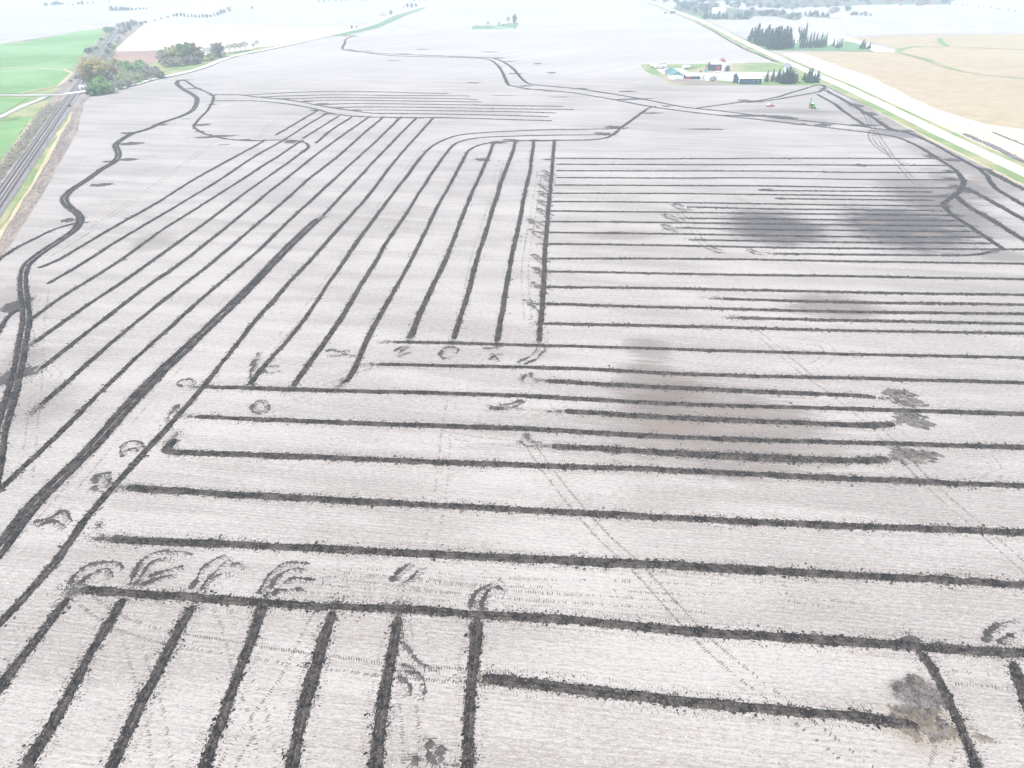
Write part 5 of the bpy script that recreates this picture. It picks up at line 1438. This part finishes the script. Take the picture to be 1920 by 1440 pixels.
# ------------------------------------------------------------------ buildings
def gable(name, px, py, wpx, depth, wall_h, rise, wallm, roofm, endm, label, cat="barn", ridge='x', ang=0.0, eave=0.35, doors=(), windows=(), z=0.08, group="farm buildings"):
    """front wall stands on picture point px, py; ridge runs along x (level eaves face the camera) or y (gable faces the camera)"""
    g = gp(px, py)
    w = px_w(py, wpx)
    root = empty(name, (g[0], g[1], z), ang)
    tag(root, label, cat, group)
    mb = MB()
    hw = w / 2
    H, T = wall_h, wall_h + rise
    if ridge == 'x':
        v = [(-hw, 0, 0), (hw, 0, 0), (hw, depth, 0), (-hw, depth, 0), (-hw, 0, H), (hw, 0, H), (hw, depth, H), (-hw, depth, H), (-hw, depth / 2, T), (hw, depth / 2, T)]
        mb.quads(v, [(0, 1, 5, 4), (1, 2, 6, 5), (2, 3, 7, 6), (3, 0, 4, 7)])
        mb.build("wall", wallm, root)
        e = MB()
        e.add(v, [(5, 6, 9), (7, 4, 8)])
        e.build("gable_wall", endm, root)
        r = MB()
        for y0, y1 in ((-eave, depth / 2), (depth + eave, depth / 2)):
            zl = H - eave * rise / (depth / 2)
            a = [(-hw - eave, y0, zl), (hw + eave, y0, zl), (hw + eave, y1, T), (-hw - eave, y1, T)]
            b = [(p[0], p[1], p[2] + 0.18) for p in a]
            r.quads(a + b, [(4, 5, 6, 7), (0, 3, 2, 1), (0, 1, 5, 4), (1, 2, 6, 5), (3, 0, 4, 7)])
        r.build("roof", roofm, root)
    else:
        v = [(-hw, 0, 0), (hw, 0, 0), (hw, depth, 0), (-hw, depth, 0), (-hw, 0, H), (hw, 0, H), (hw, depth, H), (-hw, depth, H), (0, 0, T), (0, depth, T)]
        mb.quads(v, [(1, 2, 6, 5), (3, 0, 4, 7), (0, 1, 5, 4), (2, 3, 7, 6)])
        mb.build("wall", wallm, root)
        e = MB()
        e.add(v, [(4, 5, 8), (6, 7, 9)])
        e.build("gable_wall", endm, root)
        r = MB()
        for x0 in (-hw - eave, hw + eave):
            zl = H - eave * rise / hw
            a = [(x0, -eave, zl), (x0, depth + eave, zl), (0, depth + eave, T), (0, -eave, T)]
            b = [(p[0], p[1], p[2] + 0.18) for p in a]
            r.quads(a + b, [(4, 5, 6, 7), (0, 3, 2, 1), (0, 1, 5, 4), (1, 2, 6, 5), (3, 0, 4, 7)])
        r.build("roof", roofm, root)
    for (x, bw, bh, m) in doors:
        d = MB()
        d.box((x, -0.06, 0.02), (bw, 0.14, bh))
        d.box((x, -0.10, bh), (bw + 0.5, 0.2, 0.16))
        d.build("door", m, root)
    for (x, zz, bw, bh) in windows:
        d = MB()
        d.box((x, -0.04, zz), (bw, 0.12, bh))
        f = d.build("window", M['glass'], root)
        t = MB()
        for dx, dz, sx, sz in ((0, -0.1, bw + .3, .12), (0, bh, bw + .3, .12)):
            t.box((x + dx, -0.06, zz + dz), (sx, 0.16, sz))
        t.build("frame", M['white_wall'], f)
    return root
def arched(name, px, py, wpx, hpx, depth, skin, front, label, ang=0.0, z=0.08, door=None):
    g = gp(px, py)
    w = px_w(py, wpx)
    h = px_h(py, hpx)
    root = empty(name, (g[0], g[1], z), ang)
    tag(root, label, "barn", "farm buildings")
    k = 18
    arc = [(-math.cos(math.pi * i / k) * w / 2, math.sin(math.pi * i / k) ** 0.85 * h) for i in range(k + 1)]
    r = MB()
    for i in range(k):
        (x0, z0), (x1, z1) = arc[i], arc[i + 1]
        s = 1.03
        a = [(x0 * s, -0.4, z0 * s), (x1 * s, -0.4, z1 * s), (x1 * s, depth + .2, z1 * s), (x0 * s, depth + .2, z0 * s)]
        b = [(x0 * .97, -0.4, z0 * .97), (x1 * .97, -0.4, z1 * .97), (x1 * .97, depth + .2, z1 * .97), (x0 * .97, depth + .2, z0 * .97)]
        r.quads(a + b, [(0, 1, 2, 3), (4, 7, 6, 5), (0, 4, 5, 1), (3, 2, 6, 7)])
    r.build("roof", skin, root)
    f = MB()
    for y in (0.0, depth):
        v = [(0, y, 0)] + [(x * .97, y, zz * .97) for x, zz in arc]
        f.add(v, [(0, i, i + 1) for i in range(1, k + 1)])
    f.build("end_wall", front, root)
    if door:
        d = MB()
        d.box((0, -0.06, 0.02), (w * .42, .14, h * .62))
        d.box((0, -0.10, h * .62), (w * .46, .2, .15))
        d.box((0, -0.15, 0.02), (.1, .06, h * .62))
        d.build("door", door, root)
    return root
gable("blue_barn", 1406.5, 158.3, 43.5, 15.5, 4.1, 2.9, M['blue_wall'], M['white_metal'], M['blue_wall'], "blue metal barn with white roof and white corner trim beside the evergreens", doors=[(-3.5, 3.4, 3.2, M['blue_wall'])], windows=[(2.0, 1.6, 1.1, 0.9), (6, 1.6, 1.1, .9)])
br = bpy.data.objects["blue_barn"]
w_ = px_w(158.3, 43.5)
for sx in (-1, 1):
    t_ = MB()
    t_.box((sx * w_ / 2, -0.06, 0), (0.5, 0.3, 4.1))
    t_.build("corner_trim", M['white_wall'], br)
t_ = MB(); t_.box((0, -0.35, 3.85), (w_ + .7, 0.2, 0.28)); t_.build("gutter", M['white_wall'], br)
gable("teal_roofed_barn", 1269, 148.8, 22.5, 26, 2.9, 2.3, M['white_wall'], M['teal_roof'], M['teal_roof'], "white barn with teal metal roof and teal gable", ridge='y', doors=[(0, 3.2, 2.4, M['white_wall'])])
gable("farm_shed", 1298.5, 148.6, 27, 6, 2.3, 1.3, M['dark_wall'], M['white_metal'], M['red_paint'], "long low open shed with pale roof between teal-roofed barn and arched hut", doors=[(-3.6, 2.6, 1.9, M['red_paint']), (2.8, 3.0, 1.9, M['blue_wall'])])
arched("arched_hut", 1336.5, 152.2, 17, 9.5, 13, M['white_metal'], M['grey_metal'], "white arched metal hut with grey end wall, in front of farmyard", 0.12, door=M['grey_metal'])
arched("hoop_barn", 1363.5, 134, 15, 13.5, 14, M['white_metal'], M['grey_metal'], "grey arched barn with white rim behind the farmyard", 0.05, door=M['dark_wall'])
gable("dark_barn", 1341.5, 133, 20, 9, 5.2, 1.6, M['dark_wall'], M['white_metal'], M['dark_wall'], "dark slatted building with white eaves beside the arched barn", doors=[(-1.5, 2.6, 3.0, M['dark_wall']), (2.2, 2.6, 3.0, M['red_paint'])], windows=[(0.4, 3.6, .9, .8)])
gable("red_roofed_shed", 1355, 128, 9, 7, 4.5, 3.0, M['red_paint'], M['pink_roof'], M['red_paint'], "small faded red roofed shed behind the dark building", ridge='y', doors=[(0, 1.6, 2.0, M['red_paint'])])
gable("white_farmhouse", 1478, 138.5, 10, 8, 4.2, 2.4, M['white_wall'], M['grey_metal'], M['white_wall'], "pale house almost hidden behind the evergreens", "house", windows=[(-1.2, 1.5, .9, 1.1), (1.2, 1.5, .9, 1.1)])
gable("white_longbarn", 1567, 83.5, 30, 18, 6.5, 3.4, M['white_wall'], M['white_metal'], M['white_wall'], "long white barn behind the slender pine row", doors=[(-4, 4, 3.6, M['white_wall'])], z=-0.2, group="buildings of the pine lot")
gable("tall_white_house", 1492, 80, 11, 9, 7.5, 4.5, M['white_wall'], M['white_metal'], M['white_wall'], "tall white house between the pine clump and slender pine row", "house", ridge='y', windows=[(-1.6, 1.5, 1, 1.4), (1.6, 1.5, 1, 1.4), (0, 5.0, 1, 1.3)], z=-0.2, group="buildings of the pine lot")
gable("white_shed", 1417, 79.5, 12, 7, 3.0, 1.6, M['white_wall'], M['white_metal'], M['white_wall'], "small white shed under the pines by the gravel road", "shed", doors=[(0, 2.2, 2.2, M['white_wall'])], z=-0.2, group="buildings of the pine lot")
gable("pale_roofed_house", 390, 103, 18, 11, 3.4, 2.8, M['white_wall'], M['grey_metal'], M['white_wall'], "pale roofed house half hidden among the grove trees", "house", windows=[(-3.2, 1.2, 1.3, 1.1), (3.2, 1.2, 1.3, 1.1)], doors=[(0, 1.1, 2.1, M['blue_wall'])], z=-0.15, group="houses by the field road")
gable("woodland_barn", 1349, 24.5, 24, 16, 5.0, 3.0, M['white_wall'], M['white_metal'], M['white_wall'], "white roofed barn set in the far wood", doors=[(0, 4, 3.4, M['dark_wall'])], z=-0.4, group="buildings in the far wood")
gable("garden_shed", 304, 143.5, 4.5, 3.0, 1.9, 0.9, M['white_wall'], M['white_metal'], M['white_wall'], "tiny white shed at the roadside below the grey trees", "shed", doors=[(0, .9, 1.6, M['grey_metal'])], z=-0.12, group="houses by the field road")

def cabinet(px, py, w, d, h, label):
    g = gp(px, py)
    root = empty("signal_cabinet", (g[0], g[1], -0.05), 0.3)
    tag(root, label, "signal cabinet", "white cabinets at the rail crossing")
    b = MB(); b.box((0, 0, 0.2), (w, d, h)); b.build("body", M['car_white'], root)
    r = MB(); r.box((0, 0, h + 0.2), (w + .4, d + .4, .18), taper=.85); r.build("roof", M['white_metal'], root)
    d_ = MB(); d_.box((0, -d / 2 - .03, 0.35), (w * .45, .08, h * .75)); d_.build("door", M['grey_metal'], root)
    f = MB(); f.box((0, 0, -0.3), (w + .2, d + .2, .5)); f.build("footing", M['ballast'], root)
cabinet(155, 168.3, 3.2, 2.4, 2.8, "larger white cabinet beside the tracks at the rail crossing")
cabinet(160.5, 166.5, 2.0, 1.6, 2.2, "smaller white cabinet at the thicket's edge by the crossing")

# ------------------------------------------------------------------ poles
GPOLE = "utility poles along the roads"
def pole(px, py, h, label, arm=True, z=-0.1):
    g = gp(px, py)
    root = empty("utility_pole", (g[0], g[1], z), rt.uniform(-.2, .2))
    tag(root, label, "utility pole", GPOLE)
    p = MB(); p.tube((0, 0, -0.4), (0, 0, h), .22, .15, 8); p.build("pole", M['wood'], root)
    if arm:
        a = MB(); a.box((0, .18, h - .9), (2.4, .14, .16)); ar = a.build("crossarm", M['wood'], root)
        for x in (-1.05, 0.35, 1.05):
            i = MB(); i.tube((x, .18, h - .74), (x, .18, h - .5), .06, .04, 6); i.build("insulator", M['car_white'], ar)
for a in [(220.6, 171, 11, "pale leaning pole in front of the thicket by the rail crossing"), (71, 168.8, 9, "pole standing before the green field beside the side road"), (99, 176.2, 9, "pole on the dry verge between side road and tracks"),
          (3, 175.5, 9, "pole at the picture edge beside the side road"), (275, 141.5, 9, "pole in front of the grey trees below the brown field"), (361, 122, 9, "pole standing before the house grove"), (391.5, 115, 10, "pole by the pale roofed house"), (426, 105, 10, "pole beside the purplish trees past the house"),
          (1833, 292, 9, "pole beside gravel road near the grey trench strip"), (1743, 246, 8, "pole beside gravel road halfway down, near the road's bend of trenches"), (1673, 210, 8, "pole beside gravel road close to farm evergreens")]:
    pole(*a)

# ------------------------------------------------------------------ vehicles
def wheel(root, x, y, r, w, hub=None):
    t = MB(); t.tube((x, y - w / 2, r), (x, y + w / 2, r), r, r, 16); o = t.build("wheel", M['rubber'], root)
    h = MB(); h.tube((x, y - w / 2 - .02, r), (x, y + w / 2 + .02, r), r * .5, r * .5, 12); h.build("rim", hub or M['grey_metal'], o)
def car(px, py, rz, paint, label, z=0.12, L=4.5, cat="car", name="car", bed=False, cap=None):
    g = gp(px, py)
    root = empty(name, (g[0], g[1], z), rz)
    tag(root, label, cat)
    prof = [(-L / 2, .45), (-L / 2, .95), (-L * .42, 1.02), (L * .22, 1.05), (L * .46, .88), (L / 2, .70), (L / 2, .42)]
    b = MB()
    v = [(x, s * .88, zz) for s in (-1, 1) for x, zz in prof]
    n = len(prof)
    b.quads(v, [(i, (i + 1) % n, n + (i + 1) % n, n + i) for i in range(n)])
    b.add(v, [(0, i + 1, i) for i in range(1, n - 1)]); b.add(v, [(n, n + i, n + i + 1) for i in range(1, n - 1)])
    b.build("body", paint, root)
    c = MB()
    x0, x1 = (-L * .36, L * .2) if not bed else (-L * .05, L * .22)
    cv = [(x0, -.8, 1.02), (x1, -.8, 1.04), (x1, .8, 1.04), (x0, .8, 1.02), (x0 + .5, -.66, 1.5), (x1 - .75, -.66, 1.52), (x1 - .75, .66, 1.52), (x0 + .5, .66, 1.5)]
    c.quads(cv, [(0, 1, 5, 4), (1, 2, 6, 5), (2, 3, 7, 6), (3, 0, 4, 7)])
    c.build("window", M['glass'], root)
    t = MB(); t.quads([(p[0], p[1], p[2] + .01) for p in cv[4:]] + [(p[0] * .98, p[1] * .9, p[2] + .06) for p in cv[4:]], [(4, 5, 6, 7), (0, 1, 5, 4), (1, 2, 6, 5), (2, 3, 7, 6), (3, 0, 4, 7)])
    t.build("cab_roof", cap or paint, root)
    if bed:
        k = MB(); k.box((-L * .28, 0, 1.0), (L * .42, 1.7, .75), taper=.92); k.build("cargo_cap", cap or M['car_white'], root)
    for x in (-L * .31, L * .31):
        for y in (-.8, .8):
            wheel(root, x, y, .34, .24)
    for y in (-.6, .6):
        h = MB(); h.box((L / 2, y, .62), (.08, .3, .16)); h.build("headlight", M['glass'], root)
    return root
car(1537.5, 144.5, R(-62), M['car_white'], "white car driving on the gravel road beside the farm evergreens", 0.15, 4.8)
car(1324.5, 134, R(20), M['car_blue'], "light blue car parked in the farmyard by the dark building", 0.12, 4.8)
car(1346, 136.2, R(5), M['car_white'], "white car parked in front of the dark farm building", 0.12, 4.8)
car(1444, 200, R(10), M['car_red'], "small red truck with white rear on the field near the green tractor", 0.0, 5.2, "truck", "pickup_truck", True, M['car_white'])
def trailer(px, py, L, rz, label):
    g = gp(px, py)
    root = empty("farm_trailer", (g[0], g[1], 0.1), rz)
    tag(root, label, "trailer", "white trailers parked on the farm lawn")
    b = MB(); b.box((0, 0, .9), (L, 2.4, 1.9)); b.build("body", M['car_white'], root)
    r = MB(); r.box((0, 0, 2.8), (L + .1, 2.5, .14), taper=.95); r.build("roof", M['white_metal'], root)
    d = MB(); d.box((L / 2 + .8, 0, .6), (1.7, .2, .15)); d.build("drawbar", M['grey_metal'], root)
    f = MB(); f.box((0, -1.24, 1.7), (L * .3, .06, .6)); f.build("window", M['glass'], root)
    for y in (-1.1, 1.1):
        wheel(root, -.4, y, .4, .25); wheel(root, .5, y, .4, .25)
trailer(1226, 126.3, 6, .2, "white trailer nearest the lawn's far tip beside bare trees")
trailer(1233, 129, 7, -.15, "longest white trailer parked in front of the bare trees")
trailer(1243, 128.6, 6, .1, "white trailer with dark wheels closest to the teal-roofed barn")
trailer(1286, 130, 6, .05, "white trailer beside the short row of young evergreens")

def tractor(px, py, rz):
    g = gp(px, py)
    root = empty("tractor", (g[0], g[1], 0.0), rz)
    tag(root, "green tractor with a tall raised mast working on the drained field", "tractor")
    b = MB(); b.box((1.5, 0, 1.05), (2.5, 1.0, .95), taper=.86); b.box((0, 0, .9), (1.6, 1.1, .8)); b.box((2.75, 0, .75), (.5, .9, .7)); b.build("hood", M['green_paint'], root)
    c = MB(); c.box((-.5, 0, 1.7), (1.6, 1.55, 1.25), taper=.92); cb = c.build("cab_glass", M['glass'], root)
    for x in (-1.22, .22):
        for y in (-.74, .74):
            q = MB(); q.box((x, y, 1.7), (.1, .1, 1.3)); q.build("pillar", M['green_paint'], cb)
    r = MB(); r.box((-.5, 0, 2.96), (1.8, 1.7, .2), taper=.9); r.build("cab_roof", M['car_white'], root)
    for y in (-.95, .95):
        wheel(root, -.7, y, .95, .55, M['yellow_paint']); wheel(root, 1.95, y, .65, .4, M['yellow_paint'])
    for y in (-.95, .95):
        f = MB(); f.box((-.7, y, 1.93), (1.3, .6, .1)); f.build("fender", M['green_paint'], root)
    m = MB(); m.box((-2.2, 0, .5), (.45, .9, 5.0), taper=.8); m.box((-2.2, 0, 5.4), (.7, 1.1, .35)); m.box((-1.6, 0, .8), (1.0, .5, .4)); m.build("mast", M['green_paint'], root)
    p = MB(); p.tube((.9, .35, 1.9), (.9, .35, 2.9), .06, .06, 8); p.build("exhaust", M['rubber'], root)
    w = MB(); w.box((3.1, 0, .7), (.4, .8, .5)); w.build("front_weight", M['car_white'], root)
tractor(1523, 203.5, R(-60))

# ------------------------------------------------------------------ haze
hz = MB()
hz.box((0, 2700, -1.7), (12600, 7400, 92.0))
ho = hz.build("haze", None and [] or [])
hm = bpy.data.materials.new("haze_air")
hm.use_nodes = True
hn = hm.node_tree
for n in list(hn.nodes):
    if n.type != 'OUTPUT_MATERIAL': hn.nodes.remove(n)
pv = hn.nodes.new("ShaderNodeVolumePrincipled")
pv.inputs["Color"].default_value = (0.78, 0.92, 1.0, 1)
pv.inputs["Density"].default_value = HAZE_DENSITY
pv.inputs["Anisotropy"].default_value = 0.0
out = [n for n in hn.nodes if n.type == 'OUTPUT_MATERIAL'][0]
hn.links.new(pv.outputs[0], out.inputs["Volume"])
ho.data.materials.append(hm)
ho['kind'] = 'stuff'
